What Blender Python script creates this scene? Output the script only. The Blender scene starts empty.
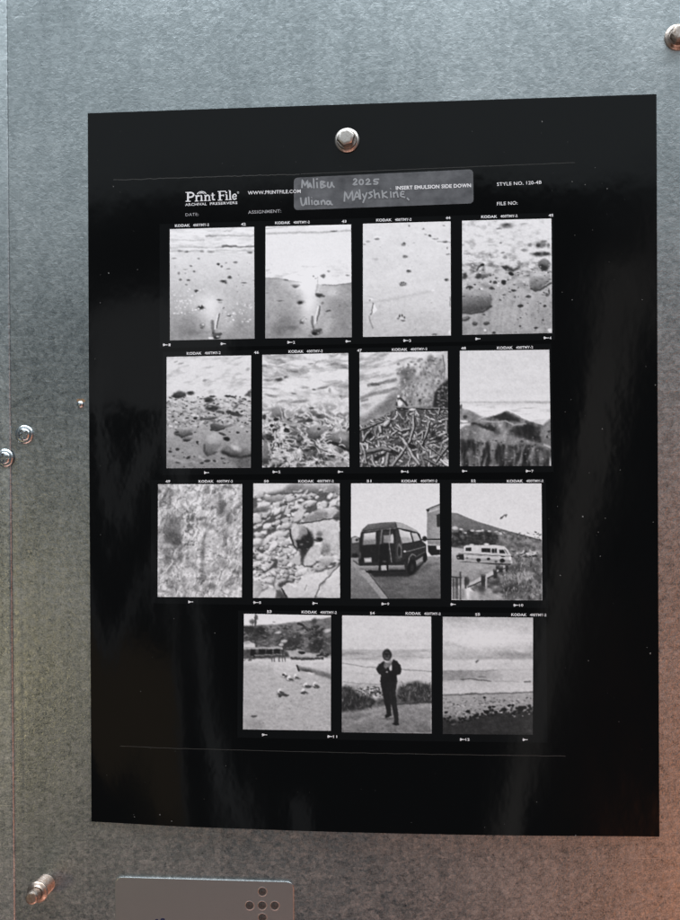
import bpy, bmesh, math
import numpy as np
from mathutils import Vector, Matrix

# ---------------------------------------------------------------- camera, light, exposure
scene = bpy.context.scene
Z0 = 1.5                                   # height of the sheet's centre (m)
FPX = 1200.0                               # focal length in pixels of a 680 x 920 picture
CX, CY = 340.0, 460.0
_ax, _ay, _az = (math.radians(a) for a in (0.206, -5.731, 0.247))
_T = Vector((13.346, -3.267, -589.38))     # sheet centre seen from the camera (mm)
_R = Matrix.Rotation(_az, 3, 'Z') @ Matrix.Rotation(_ay, 3, 'Y') @ Matrix.Rotation(_ax, 3, 'X')
_B = Matrix(((1, 0, 0), (0, 0, -1), (0, 1, 0)))          # sheet axes (right, up, out) -> world
CAM_R = _B @ _R.transposed()
CAM_P = _B @ (-(_R.transposed() @ _T))                    # mm
cam_d = bpy.data.cameras.new('camera'); cam = bpy.data.objects.new('camera', cam_d)
scene.collection.objects.link(cam); scene.camera = cam
cam_d.sensor_fit = 'HORIZONTAL'; cam_d.sensor_width = 36.0; cam_d.lens = 36.0*FPX/680.0
cam_d.clip_start = .01; cam_d.clip_end = 50
cam.matrix_world = Matrix.Translation(CAM_P/1000+Vector((0, 0, Z0))) @ CAM_R.to_4x4()

world = bpy.data.worlds.new('World'); scene.world = world; world.use_nodes = True
bg = world.node_tree.nodes['Background']
bg.inputs[0].default_value = (.74, .90, 1.0, 1); bg.inputs[1].default_value = .078

def area(name, loc, target, size, energy, col, sy=None, roll=0.0):
    d = bpy.data.lights.new(name, 'AREA'); d.energy = energy; d.color = col
    d.shape = 'RECTANGLE'; d.size = size; d.size_y = sy or size
    o = bpy.data.objects.new(name, d); scene.collection.objects.link(o)
    o.location = Vector(loc)+Vector((0, 0, Z0))
    q = (Vector(target)-Vector(loc)).to_track_quat('-Z', 'Y')
    o.rotation_euler = (q.to_matrix() @ Matrix.Rotation(roll, 3, 'Z')).to_euler()
    return o
def facing(name, p0, p1, width, radiance, col=(.94, .97, 1.0), y=-1.55):
    """an unseen area lamp added opposite the wall for its reflection, running from p0 to p1 (x, z)"""
    dx, dz = p1[0]-p0[0], p1[1]-p0[1]; l = math.hypot(dx, dz)
    c = ((p0[0]+p1[0])/2, y, (p0[1]+p1[1])/2)
    return area(name, c, (c[0], 0, c[2]), width, radiance*math.pi*width*l, col, l, roll=math.atan2(dx, -dz))
area('ceiling_light', (.05, -.62, 1.30), (.0, -.12, .0), 2.4, 54, (.87, .935, 1.0), .7)
area('reflect_panel_high', (.0, -1.65, 1.36), (0, 0, 1.30), 3.2, 8.8, (.84, .945, 1.0), 1.7)  # unseen panel added to brighten the steel and the sheet's top
area('floor_bounce', (.15, -.70, -1.35), (.05, 0, -.20), 1.8, 7, (1.0, .54, .42), .5)  # unseen warm lamp added below to tint the lower prints
facing('streak_panel_right', (.335, .34), (.235, -.90), .07, .46, (1.0, .94, .88))  # unseen strips, here and below, added for pale streaks mirrored in the sheet
facing('streak_panel_far_right', (.405, .45), (.375, .24), .035, .30, (1.0, .94, .88))
facing('streak_panel_left', (-.565, .20), (-.395, -.68), .034, .48)
facing('streak_panel_left_edge', (-.64, .0), (-.60, -.60), .025, .35)
facing('reflect_panel_left', (-.49, .29), (-.49, .09), .26, .42)
facing('streak_panel_low', (-.30, -.45), (-.22, -.80), .06, .25)
facing('warm_glow_right', (.90, -.04), (.86, -.76), .64, 1.5, (1.0, .30, .10))  # unseen warm lamps from here on, added for orange and golden reflections
facing('warm_glow_low', (.36, -.98), (1.0, -.98), .44, 1.5, (1.0, .32, .11))
facing('warm_glow_left', (-1.02, -.26), (-1.02, -.50), .18, 6.5, (1.0, .78, .40))
facing('warm_patch_left', (-.74, -.30), (-.72, -.58), .20, .24, (1.0, .72, .40))

scene.view_settings.view_transform = 'Standard'; scene.view_settings.look = 'None'
scene.view_settings.exposure = 0; scene.view_settings.gamma = 1; scene.view_settings.use_curve_mapping = False
scene.render.engine = 'CYCLES'

# ---------------------------------------------------------------- printed pictures (tone painter)
# Each printed picture is painted procedurally as a field of tones, stored per vertex on the print's own mesh.
GX, GY = 140, 184

def _lat(rng, n, m):
    return rng.random((n, m))

def vnoise(x, y, seed):
    rng = np.random.default_rng(seed)
    L = _lat(rng, 64, 64)
    xi = np.floor(x).astype(int); yi = np.floor(y).astype(int)
    fx = x - xi; fy = y - yi
    fx = fx*fx*(3-2*fx); fy = fy*fy*(3-2*fy)
    a = L[yi % 64, xi % 64]; b = L[yi % 64, (xi+1) % 64]
    c = L[(yi+1) % 64, xi % 64]; d = L[(yi+1) % 64, (xi+1) % 64]
    return (a*(1-fx)+b*fx)*(1-fy)+(c*(1-fx)+d*fx)*fy

def sstep(a, b, x):
    t = np.clip((x-a)/(b-a), 0, 1)
    return t*t*(3-2*t)

class Pic:
    """corners: TL TR BR BL of the picture; every shape below uses the same measuring grid."""
    def __init__(self, corners, seed):
        u, v = np.meshgrid(np.linspace(0, 1, GX), np.linspace(0, 1, GY))
        c = np.array(corners, float)
        self.X = (c[0, 0]*(1-u)+c[1, 0]*u)*(1-v)+(c[3, 0]*(1-u)+c[2, 0]*u)*v
        self.Y = (c[0, 1]*(1-u)+c[1, 1]*u)*(1-v)+(c[3, 1]*(1-u)+c[2, 1]*u)*v
        self.V = np.ones_like(u)
        self.rng = np.random.default_rng(seed)
        self.seed = seed; self.sk = 1.0 if seed in (11, 12) else 1.7
    def fbm(self, sx, sy=None, octv=4, seed=0, ang=0, gain=.5):
        sy = sy or sx
        a = math.radians(ang)
        x = self.X*math.cos(a)+self.Y*math.sin(a); y = -self.X*math.sin(a)+self.Y*math.cos(a)
        s = 0; w = 1; t = 0
        for k in range(octv):
            s = s+w*vnoise(x/sx*2**k+7.3*k, y/sy*2**k+3.1*k, self.seed*101+seed*13+k); t += w; w *= gain
        return s/t
    def ygrad(self, ys, vs):
        self.V = np.interp(self.Y, ys, vs)
    def mix(self, m, val):
        self.V = self.V*(1-m)+val*m
    def _box(self, x0, y0, x1, y1):
        j0 = int(np.searchsorted(self.Y[:, GX//2], y0-8)); j1 = int(np.searchsorted(self.Y[:, GX//2], y1+8))
        i0 = int(np.searchsorted(self.X[GY//2], x0-8)); i1 = int(np.searchsorted(self.X[GY//2], x1+8))
        return slice(max(0, j0-3), min(GY, j1+3)), slice(max(0, i0-3), min(GX, i1+3))
    def ell(self, cx, cy, rx, ry, val, ang=0, soft=.35, op=1., grad=None):
        """soft-edged ellipse; grad=(gx,gy) tilts its tone"""
        R = max(rx, ry)*(1+soft)+3
        s = self._box(cx-R, cy-R, cx+R, cy+R)
        X = self.X[s]-cx; Y = self.Y[s]-cy
        if X.size == 0: return
        a = math.radians(ang); x = (X*math.cos(a)+Y*math.sin(a))/rx; y = (-X*math.sin(a)+Y*math.cos(a))/ry
        r = np.sqrt(x*x+y*y)
        m = (1-sstep(1-soft, 1+soft, r))*op
        v = val if grad is None else np.clip(val+grad[0]*X/rx+grad[1]*Y/ry, .03, 1)
        self.V[s] = self.V[s]*(1-m)+v*m
    def glow(self, cx, cy, rx, ry, add, ang=0):
        a = math.radians(ang); X = self.X-cx; Y = self.Y-cy
        x = (X*math.cos(a)+Y*math.sin(a))/rx; y = (-X*math.sin(a)+Y*math.cos(a))/ry
        self.V = self.V+add*np.exp(-(x*x+y*y))
    def poly(self, pts, val, soft=3., op=1., grad=None, tex=None):
        P = np.array(pts, float); soft = soft*self.sk
        s = self._box(P[:, 0].min()-soft, P[:, 1].min()-soft, P[:, 0].max()+soft, P[:, 1].max()+soft)
        X = self.X[s]; Y = self.Y[s]
        if X.size == 0: return
        d = np.full(X.shape, 1e9); ins = np.zeros(X.shape, bool)
        n = len(P)
        for i in range(n):
            x0, y0 = P[i]; x1, y1 = P[(i+1) % n]
            ex, ey = x1-x0, y1-y0
            t = np.clip(((X-x0)*ex+(Y-y0)*ey)/(ex*ex+ey*ey+1e-9), 0, 1)
            d = np.minimum(d, (X-x0-t*ex)**2+(Y-y0-t*ey)**2)
            c = ((y0 > Y) != (y1 > Y)) & (X < (x1-x0)*(Y-y0)/((y1-y0) if y1 != y0 else 1e-9)+x0)
            ins ^= c
        d = np.sqrt(d); d = np.where(ins, -d, d)
        m = (1-sstep(-soft, soft, d))*op
        v = val
        if grad is not None:
            cx, cy = P.mean(0); sx = np.ptp(P[:, 0])/2+1e-6; sy = np.ptp(P[:, 1])/2+1e-6
            v = val+grad[0]*(X-cx)/sx+grad[1]*(Y-cy)/sy
        if tex is not None: v = v+tex[s]
        self.V[s] = self.V[s]*(1-m)+np.clip(v, .02, 1)*m
    def line(self, pts, w, val, op=1., soft=None):
        P = np.array(pts, float); soft = soft or max(2.2, w*.45)
        s = self._box(P[:, 0].min()-w, P[:, 1].min()-w, P[:, 0].max()+w, P[:, 1].max()+w)
        X = self.X[s]; Y = self.Y[s]
        if X.size == 0: return
        d = np.full(X.shape, 1e9)
        for i in range(len(P)-1):
            x0, y0 = P[i]; x1, y1 = P[i+1]
            ex, ey = x1-x0, y1-y0
            t = np.clip(((X-x0)*ex+(Y-y0)*ey)/(ex*ex+ey*ey+1e-9), 0, 1)
            d = np.minimum(d, (X-x0-t*ex)**2+(Y-y0-t*ey)**2)
        d = np.sqrt(d)
        m = (1-sstep(w/2-soft/2, w/2+soft/2+.5, d))*op
        self.V[s] = self.V[s]*(1-m)+val*m
    def specks(self, n, xr, yr, r, vr, flat=.6, where=None, op=.9):
        g = self.rng
        for _ in range(n):
            x = g.uniform(*xr); y = g.uniform(*yr)
            if where and not where(x, y): continue
            R = g.uniform(*r)
            self.ell(x, y, R*g.uniform(.9, 1.7), R*flat*g.uniform(.7, 1.3), g.uniform(*vr), g.uniform(-25, 25), .55, op)
    def stones(self, n, xr, yr, r, vr, flat=.65, ang=(-30, 30), where=None, shade=-.14):
        g = self.rng
        for _ in range(n):
            x = g.uniform(*xr); y = g.uniform(*yr)
            if where and not where(x, y): continue
            R = g.uniform(*r); a = g.uniform(*ang); v = g.uniform(*vr)
            k = g.integers(5, 8); th = np.sort(g.uniform(0, 6.283, k)+0)
            th = np.linspace(0, 6.283, k, endpoint=False)+g.uniform(-.35, .35, k)
            rr = R*g.uniform(.75, 1.15, k)
            ca, sa = math.cos(math.radians(a)), math.sin(math.radians(a))
            px = rr*np.cos(th)*1.25; py = rr*np.sin(th)*flat
            pts = np.c_[x+px*ca-py*sa, y+px*sa+py*ca]
            self.poly(pts+np.array([R*.12, R*.22]), v*.33, max(2.5, R*.22), .85)
            self.poly(pts, v, max(2., R*.14), 1, grad=(shade*.4, shade))
    def grain(self, a=.02):
        n = self.rng.normal(0, 1, self.V.shape)
        n = (n+np.roll(n, 1, 0)+np.roll(n, 1, 1)+np.roll(np.roll(n, 1, 0), 1, 1))/2
        self.V = self.V+a*n*(.4+.6*(1-self.V))
    def done(self, lo=.05, hi=.985, warp=5., blur=.5, tex=.0):
        """natural edges: wander the outlines a little, then soften like an enlarged negative"""
        dx = ((self.fbm(34, 34, 3, 91)-.5)*2*warp+(self.fbm(9, 9, 2, 93)-.5)*warp*.9)/4.3
        dy = ((self.fbm(34, 34, 3, 92)-.5)*2*warp+(self.fbm(9, 9, 2, 94)-.5)*warp*.9)/4.3
        j, i = np.mgrid[0:GY, 0:GX]
        x = np.clip(i+dx, 0, GX-1.001); y = np.clip(j+dy, 0, GY-1.001)
        x0 = x.astype(int); y0 = y.astype(int); fx = x-x0; fy = y-y0; V = self.V
        V = (V[y0, x0]*(1-fx)+V[y0, x0+1]*fx)*(1-fy)+(V[y0+1, x0]*(1-fx)+V[y0+1, x0+1]*fx)*fy
        def soft(V, k):
            P = np.pad(V, 1, mode='edge')
            B = (P[:-2, 1:-1]+P[2:, 1:-1]+P[1:-1, :-2]+P[1:-1, 2:])/4
            return V*(1-k)+B*k
        V = soft(V, blur)
        B = V
        for _ in range(6): B = soft(B, .8)
        V = np.clip(V+.28*(V-B), 0, 1)
        # fine detail of the scene and film grain, strongest in the mid tones
        mid = np.clip(4*V*(1-V), 0, 1)
        V = V*(1+(.11+tex)*mid*(self.fbm(17, 13, 3, 95)-.5)*2+.05*mid*(self.fbm(60, 45, 3, 96)-.5)*2)
        V = V+soft(self.rng.normal(0, 1, V.shape), .5)*.020*(.2+mid*.8)
        return np.clip(V, lo, hi)

def pic_wet_sand(c):
    p = Pic(c, 1)
    p.ygrad([50, 200, 320, 450, 560, 680, 760, 830], [.97, .955, .91, .84, .79, .72, .67, .66])
    p.V += (p.fbm(300, 22, 3, 1)-.5)*.10*(1-sstep(180, 300, p.Y))
    p.glow(345, 640, 85, 120, .17); p.glow(330, 560, 120, 60, .06)
    p.glow(185, 735, 110, 80, -.10, -20); p.glow(250, 765, 70, 22, -.08); p.glow(520, 740, 90, 90, -.05); p.glow(470, 720, 50, 60, .1)
    for x0, x1, y, w, v, o in ((315, 640, 110, 15, .6, .6), (320, 385, 112, 12, .45, .6), (440, 490, 75, 8, .6, .6), (80, 300, 141, 8, .68, .6),
                               (75, 430, 189, 11, .68, .6), (430, 642, 183, 9, .3, .9), (430, 520, 180, 12, .4, .8), (330, 640, 210, 12, .68, .6), (80, 300, 214, 12, .66, .6)):
        p.line([(x0, y+2), (x0+(x1-x0)*.3, y-3), (x0+(x1-x0)*.6, y+2), (x1, y-1)], w*.8, v, o*.85, 14)
    p.V += (p.fbm(50, 9, 3, 41)-.5)*.22*(1-sstep(215, 260, p.Y))
    for x, y, rx, ry, v in ((182, 218, 14, 6, .4), (140, 214, 18, 6, .6), (287, 216, 16, 7, .6), (350, 220, 18, 7, .6), (615, 222, 17, 7, .38), (98, 262, 16, 5, .6), (265, 265, 9, 4, .55),
                            (400, 303, 10, 8, .12), (424, 318, 7, 7, .4), (515, 290, 15, 7, .45), (452, 295, 8, 5, .6), (468, 335, 14, 4, .5), (213, 315, 8, 5, .4), (176, 338, 14, 3, .5),
                            (236, 354, 8, 6, .35), (130, 364, 9, 9, .5), (143, 407, 9, 7, .4), (196, 410, 13, 5, .25), (181, 440, 8, 4, .5), (176, 363, 7, 4, .6), (475, 392, 13, 10, .2),
                            (432, 419, 20, 8, .15), (450, 430, 8, 6, .3), (572, 429, 19, 4, .3), (250, 485, 14, 8, .12), (408, 544, 20, 5, .3), (412, 560, 14, 4, .6), (280, 596, 16, 11, .05),
                            (280, 600, 26, 16, .5), (280, 596, 15, 10, .08), (434, 602, 8, 8, .4), (474, 654, 15, 5, .4), (292, 722, 16, 16, .45), (296, 715, 8, 6, .95), (285, 735, 10, 4, .3)):
        p.ell(x, y, rx, ry, v, 0, .6, .85)
    p.line([(360, 690), (362, 740), (375, 790)], 20, .42, .8, 14)
    p.line([(408, 640), (398, 690), (388, 735)], 8, .3, .85, 6)
    p.line([(398, 640), (384, 690), (378, 740)], 12, .97, .8, 8)
    for x, y, rx, ry, v in ((385, 785, 30, 15, .35), (410, 775, 14, 8, .3), (385, 803, 26, 9, .12), (395, 795, 10, 6, .85), (350, 803, 18, 7, .95), (365, 770, 8, 10, .3)):
        p.ell(x, y, rx, ry, v, 0, .4)
    p.specks(60, (80, 320), (470, 640), (2.5, 6), (.94, 1.), .9); p.specks(40, (420, 640), (560, 700), (2.5, 6), (.9, 1.), .9)
    p.specks(26, (80, 640), (260, 760), (2.5, 5), (.5, .68))
    p.grain(.015); return p.done()

def pic_foam_edge(c):
    p = Pic(c, 2)
    p.ygrad([40, 400, 830], [.965, .97, .97])
    p.V += (p.fbm(120, 16, 3, 1)-.55)*.07*(1-sstep(80, 130, p.Y))
    p.line([(40, 62), (180, 46), (330, 40)], 6, .66, .6, 10)
    p.line([(45, 95), (150, 90), (280, 88), (420, 86), (500, 80), (620, 74)], 9, .6, .6, 14); p.ell(500, 80, 20, 5, .45, 0, .5)
    p.V -= np.clip(p.fbm(60, 20, 3, 2)-.56, 0, 1)*.55*sstep(250, 330, p.Y)*(1-.5*sstep(200, 420, p.X))
    edge = np.interp(p.X, [40, 110, 180, 290, 400, 500, 560, 622], [396, 398, 408, 424, 436, 443, 438, 430])
    sand = sstep(-3, 4, p.Y-edge)
    v = np.interp(p.Y, [400, 520, 650, 800], [.72, .73, .71, .66])+(p.fbm(90, 40, 3, 5)-.5)*.05
    v = v-.06*np.exp(-((p.X-620)/120)**2)
    p.mix(sand, v)
    p.line([(40, 398), (110, 399), (180, 410), (290, 425)], 5, .5, .6, 7); p.line([(425, 443), (500, 446), (560, 439), (622, 433)], 6, .42, .7, 7)
    p.glow(340, 560, 70, 170, .25); p.glow(300, 440, 120, 50, .22); p.glow(490, 490, 50, 40, .15)
    p.glow(170, 705, 85, 60, -.14, -35); p.glow(130, 760, 60, 40, -.08); p.glow(230, 735, 40, 18, -.12); p.glow(540, 600, 70, 60, -.05); p.glow(560, 720, 90, 60, -.03)
    p.glow(460, 720, 30, 60, .12, 10)
    p.poly([(245, 595), (285, 575), (262, 640), (225, 650)], .72, 10, .7)
    for x, y, rx, ry, v in ((178, 410, 16, 6, .4), (244, 453, 17, 8, .2), (244, 446, 28, 8, .55), (428, 383, 15, 12, .35), (365, 383, 7, 6, .55), (468, 350, 10, 5, .6), (380, 398, 8, 5, .6), (595, 378, 12, 6, .6),
                            (405, 514, 22, 13, .15), (385, 505, 8, 8, .3), (432, 518, 10, 7, .3), (275, 562, 18, 10, .08), (275, 560, 27, 15, .6), (275, 562, 16, 9, .1), (140, 551, 20, 4, .42),
                            (428, 566, 10, 8, .5), (466, 620, 18, 6, .3), (540, 585, 9, 8, .55), (285, 690, 15, 14, .5), (290, 684, 8, 6, .97), (283, 702, 12, 5, .35), (50, 498, 10, 4, .5), (58, 650, 8, 18, .6)):
        p.ell(x, y, rx, ry, v, 0, .55, .85)
    p.line([(394, 390), (392, 450), (380, 495)], 10, .72, .6, 8); p.line([(408, 585), (400, 640), (388, 690)], 8, .35, .85, 6)
    p.line([(398, 590), (384, 650), (378, 700)], 10, .98, .9, 8); p.line([(356, 660), (358, 700), (368, 740)], 15, .4, .8, 12)
    for x, y, rx, ry, v in ((385, 762, 32, 20, .3), (375, 772, 18, 10, .06), (410, 745, 14, 8, .35), (395, 770, 7, 6, .6), (345, 790, 16, 9, .55), (420, 765, 10, 10, .55)):
        p.ell(x, y, rx, ry, v, 0, .4)
    p.specks(30, (60, 620), (460, 780), (2, 4.5), (.55, .7))
    p.grain(.014); return p.done()

def pic_paw_prints(c):
    p = Pic(c, 3)
    p.ygrad([50, 400, 600, 700, 830], [.93, .92, .89, .84, .82])
    p.V += (p.fbm(160, 60, 4, 1)-.5)*.05+(p.fbm(14, 10, 2, 2)-.5)*.03
    p.line([(70, 600), (200, 585), (330, 560), (420, 535), (520, 522)], 16, .78, .45, 16); p.line([(70, 548), (180, 580), (240, 585)], 8, .8, .5, 8)
    for x, y, rx, ry, v in ((330, 202, 12, 12, .5), (335, 196, 7, 6, .3), (341, 284, 16, 11, .55), (335, 280, 6, 5, .38), (350, 288, 6, 5, .42), (367, 385, 15, 10, .5), (361, 382, 7, 6, .2), (375, 388, 8, 4, .3), (370, 372, 9, 5, 1),
                            (328, 470, 24, 15, .62), (318, 462, 5, 6, .35), (332, 460, 5, 6, .35), (345, 468, 5, 6, .4), (312, 476, 6, 5, .4), (330, 480, 14, 4, .4),
                            (295, 706, 8, 7, .45), (304, 690, 5, 10, .15), (321, 684, 5, 10, .12), (338, 696, 5, 8, .2), (328, 718, 14, 8, .4), (318, 708, 9, 6, .9),
                            (512, 142, 10, 8, .2), (482, 131, 10, 4, .55), (463, 98, 6, 5, .4), (540, 164, 16, 4, .55), (562, 161, 6, 4, .45), (369, 75, 6, 6, .45), (605, 73, 9, 4, .55), (614, 185, 16, 7, .4), (627, 226, 5, 6, .45), (630, 267, 12, 4, .5),
                            (624, 441, 14, 9, .35), (620, 441, 7, 7, .2), (150, 166, 17, 7, .5), (158, 153, 22, 6, 1.), (92, 182, 14, 7, .6), (66, 203, 9, 6, .65), (140, 300, 18, 8, .8),
                            (540, 812, 18, 6, .35), (112, 576, 12, 7, 1), (103, 583, 6, 6, .55), (645, 800, 8, 14, 1.), (530, 515, 9, 6, 1), (570, 475, 30, 10, .9)):
        p.ell(x, y, rx, ry, v, 0, .5, .85)
    p.poly([(128, 600), (152, 640), (138, 662), (112, 672)], 1., 4); p.poly([(152, 610), (190, 600), (165, 640)], .78, 10, .7)
    p.line([(125, 602), (116, 660), (105, 678)], 7, .4, .85); p.line([(98, 690), (104, 725), (125, 770)], 8, .55, .7, 8)
    p.line([(560, 182), (650, 188)], 3, .35, .8, 3); p.line([(648, 560), (648, 620)], 6, .5, .7)
    p.specks(24, (60, 640), (60, 800), (2, 4), (.65, .8))
    p.grain(.014); return p.done()

def pic_wet_boulders(c):
    p = Pic(c, 4)
    p.ygrad([60, 330, 420, 520, 650, 840], [.94, .92, .84, .78, .70, .66])
    n = p.fbm(40, 20, 4, 1)
    p.V -= np.clip(n-.5, 0, 1)*.95*(1-sstep(430, 520, p.Y))*(.35+.65*sstep(180, 420, p.Y)+.25*(p.X < 300))
    p.V += (p.fbm(18, 120, 3, 3)-.5)*.12*sstep(480, 620, p.Y)
    p.poly([(270, 545), (330, 500), (420, 530), (520, 600), (530, 840), (230, 840)], .72, 25, .7, tex=(p.fbm(14, 200, 3, 7, 8)-.5)*.16)
    for x, y, rx, ry, v in ((352, 108, 42, 18, .45), (350, 100, 18, 8, .3), (300, 128, 16, 6, .5), (310, 225, 9, 6, .5), (470, 95, 26, 6, .75),
                            (510, 238, 14, 12, .55), (585, 240, 38, 20, .45), (565, 240, 12, 12, .2), (600, 215, 20, 10, .5), (635, 245, 10, 14, .45), (585, 302, 58, 16, .35), (560, 300, 22, 10, .2), (620, 300, 20, 10, .25),
                            (470, 275, 22, 9, .55), (325, 292, 12, 6, .5), (340, 325, 16, 10, .55), (110, 370, 30, 12, .55)):
        p.ell(x, y, rx, ry, v, 0, .6, .85)
    p.ell(605, 370, 42, 36, .45, 10, .18, 1, (.02, -.12)); p.ell(600, 392, 30, 20, .18, 20, .5, .8)
    p.line([(150, 410), (165, 385), (195, 372)], 13, .35, .9); p.ell(185, 374, 13, 9, .15)
    p.poly([(310, 380), (350, 378), (400, 400), (440, 385), (432, 405), (395, 425), (350, 412)], .32, 6); p.ell(380, 436, 18, 12, .12, 20); p.ell(345, 392, 22, 10, .25)
    p.poly([(160, 432), (245, 432), (225, 455), (185, 472)], .48, 5, 1, (.05, -.12)); p.ell(160, 450, 18, 20, .2, 0, .5, .8); p.ell(66, 448, 15, 22, .25, 0, .5, .9)
    p.poly([(160, 505), (200, 492), (240, 510), (262, 530), (200, 530)], .62, 6, .9, (0, -.1))
    p.ell(270, 495, 14, 12, .3); p.ell(330, 492, 16, 16, .18); p.ell(246, 535, 14, 10, .15); p.ell(100, 528, 24, 10, .25); p.ell(240, 488, 8, 7, .3)
    p.poly([(400, 510), (430, 480), (480, 500), (515, 550), (500, 560)], .66, 8, .9)
    p.poly([(500, 455), (530, 425), (590, 415), (650, 440), (652, 480), (600, 520), (545, 555), (510, 520)], .62, 6, 1, (0, -.22)); p.ell(580, 440, 55, 18, .82, -5, .7, .8); p.line([(515, 535), (545, 553), (600, 530), (650, 500)], 12, .2, .8, 12)
    p.poly([(40, 560), (90, 540), (170, 528), (240, 570), (258, 610), (235, 660), (170, 690), (90, 700), (40, 690)], .5, 6, 1, (-.04, -.24)); p.ell(140, 565, 60, 24, .72, 0, .7, .8); p.ell(235, 560, 22, 30, .7, 30, .7, .6)
    p.line([(50, 700), (110, 706), (190, 692), (245, 655)], 12, .2, .85, 14)
    p.ell(75, 742, 30, 14, .3, -15); p.ell(70, 738, 22, 7, .55, -15)
    for x, y, rx, ry, v in ((137, 775, 20, 15, .26), (137, 768, 12, 6, .5), (215, 772, 20, 13, .25), (215, 765, 12, 5, .5), (205, 822, 18, 16, .6), (203, 818, 10, 8, .95), (262, 835, 12, 8, .2), (446, 652, 20, 10, .2), (496, 590, 18, 9, .25), (610, 655, 9, 8, .15),
                            (398, 548, 17, 8, .15), (333, 578, 12, 5, .4), (550, 803, 12, 8, .2), (443, 790, 8, 7, .25), (367, 774, 14, 10, .75), (598, 748, 8, 6, .35), (625, 580, 14, 10, .35), (645, 820, 14, 14, .95), (640, 555, 6, 22, .3), (195, 712, 10, 7, .35), (445, 735, 7, 5, .3)):
        p.ell(x, y, rx, ry, v, 0, .4, .9)
    p.specks(70, (50, 655), (390, 620), (3, 7), (.2, .5)); p.specks(40, (50, 655), (330, 540), (3, 8), (.92, 1.)); p.specks(50, (400, 655), (600, 840), (2, 4.5), (.35, .55))
    p.grain(.02); return p.done()

def pic_tide_stones(c):
    p = Pic(c, 5)
    p.ygrad([70, 340, 400, 520, 640, 840], [.96, .955, .86, .76, .68, .6])
    p.V -= np.clip(p.fbm(70, 22, 3, 1, -12)-.54, 0, 1)*.5*(1-sstep(320, 360, p.Y))
    p.V -= np.clip(p.fbm(22, 12, 3, 2)-.5, 0, 1)*.9*sstep(345, 380, p.Y)*(1-sstep(520, 600, p.Y))
    p.specks(150, (50, 620), (350, 560), (3, 8), (.1, .45)); p.specks(70, (50, 620), (350, 560), (4, 11), (.85, .97)); p.specks(50, (50, 620), (560, 830), (3, 7), (.15, .4))
    for x, y, rx, ry, v in ((145, 128, 18, 6, .65), (110, 115, 14, 5, .7), (305, 243, 13, 8, .6), (600, 168, 16, 10, .7)):
        p.ell(x, y, rx, ry, v, -15, .6, .8)
    p.poly([(82, 350), (100, 325), (135, 312), (180, 330), (178, 352), (130, 365)], .28, 5, 1, (0, -.1)); p.ell(115, 350, 30, 10, .14, 0, .5, .9)
    p.ell(212, 328, 26, 14, .28, 0, .5); p.ell(205, 322, 12, 6, .15); p.poly([(575, 345), (600, 315), (622, 305), (622, 355)], .4, 5); p.ell(465, 348, 22, 8, .2, 0, .4); p.ell(360, 352, 22, 7, .3)
    p.ell(335, 375, 34, 18, .3, 10, .4); p.ell(325, 382, 16, 9, .12); p.ell(358, 430, 45, 22, .3, 5, .35); p.ell(350, 432, 20, 8, .15); p.ell(385, 432, 12, 9, .2); p.ell(345, 420, 12, 5, .55)
    p.ell(510, 470, 55, 12, .28, 12, .5); p.ell(470, 455, 18, 10, .25); p.ell(520, 420, 18, 10, .45, -40); p.ell(410, 455, 25, 10, .4); p.ell(450, 405, 40, 14, .92, 0, .6, .8)
    p.ell(340, 500, 50, 10, .32, -6, .3); p.ell(345, 493, 48, 5, .55, -6, .5); p.ell(242, 498, 13, 10, .14)
    p.poly([(95, 600), (120, 565), (170, 555), (225, 575), (220, 600), (150, 630)], .55, 5, 1, (.02, -.22)); p.line([(105, 602), (150, 627), (220, 605)], 12, .2, .75, 16); p.ell(170, 566, 40, 9, .8, 5, .6, .8); p.ell(120, 592, 12, 6, .2); p.ell(185, 645, 26, 12, .2, 0, .4); p.ell(195, 635, 30, 7, .5)
    p.poly([(345, 540), (370, 532), (440, 548), (520, 540), (450, 565), (390, 582), (350, 575)], .42, 4, 1, (.15, -.14)); p.line([(350, 580), (390, 585), (440, 568)], 7, .15, .8)
    p.poly([(50, 590), (110, 620), (165, 670), (140, 690), (50, 700)], .68, 10, .8, (0, -.06)); p.poly([(180, 690), (260, 690), (290, 760), (220, 750)], .7, 12, .7)
    p.poly([(302, 650), (330, 612), (385, 600), (440, 635), (420, 680), (370, 725), (325, 748), (304, 720)], .62, 5, 1, (.0, -.22)); p.poly([(325, 640), (375, 608), (430, 635), (395, 665), (345, 672)], .78, 10, .8)
    p.line([(304, 680), (306, 725), (332, 752), (385, 728)], 12, .22, .7, 18); p.ell(455, 640, 24, 14, .1, 10, .4); p.ell(425, 605, 25, 8, .3, 20)
    p.poly([(425, 705), (470, 670), (540, 665), (622, 690), (622, 735), (540, 755), (460, 740)], .55, 6, 1, (.05, -.18)); p.ell(520, 700, 35, 16, .92, 25, .7, .8); p.line([(428, 727), (480, 753), (550, 766), (622, 750)], 20, .1, .85, 22)
    p.line([(270, 760), (330, 795), (390, 790)], 12, .82, .7, 14); p.line([(60, 770), (140, 790), (260, 800)], 14, .76, .6, 16); p.poly([(470, 775), (622, 760), (622, 840), (540, 840)], .38, 14, .7)
    for x, y, rx, ry, v in ((70, 725, 13, 8, .15), (125, 708, 14, 10, .15), (197, 768, 16, 8, .15), (256, 660, 9, 8, .12), (325, 790, 22, 9, .22), (290, 803, 14, 8, .25), (375, 790, 12, 8, .25), (533, 597, 12, 8, .18), (120, 800, 18, 6, .35), (430, 770, 14, 7, .3)):
        p.ell(x, y, rx, ry, v, 0, .4, .9)
    p.V = p.V*.98
    p.grain(.02); return p.done()

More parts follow.
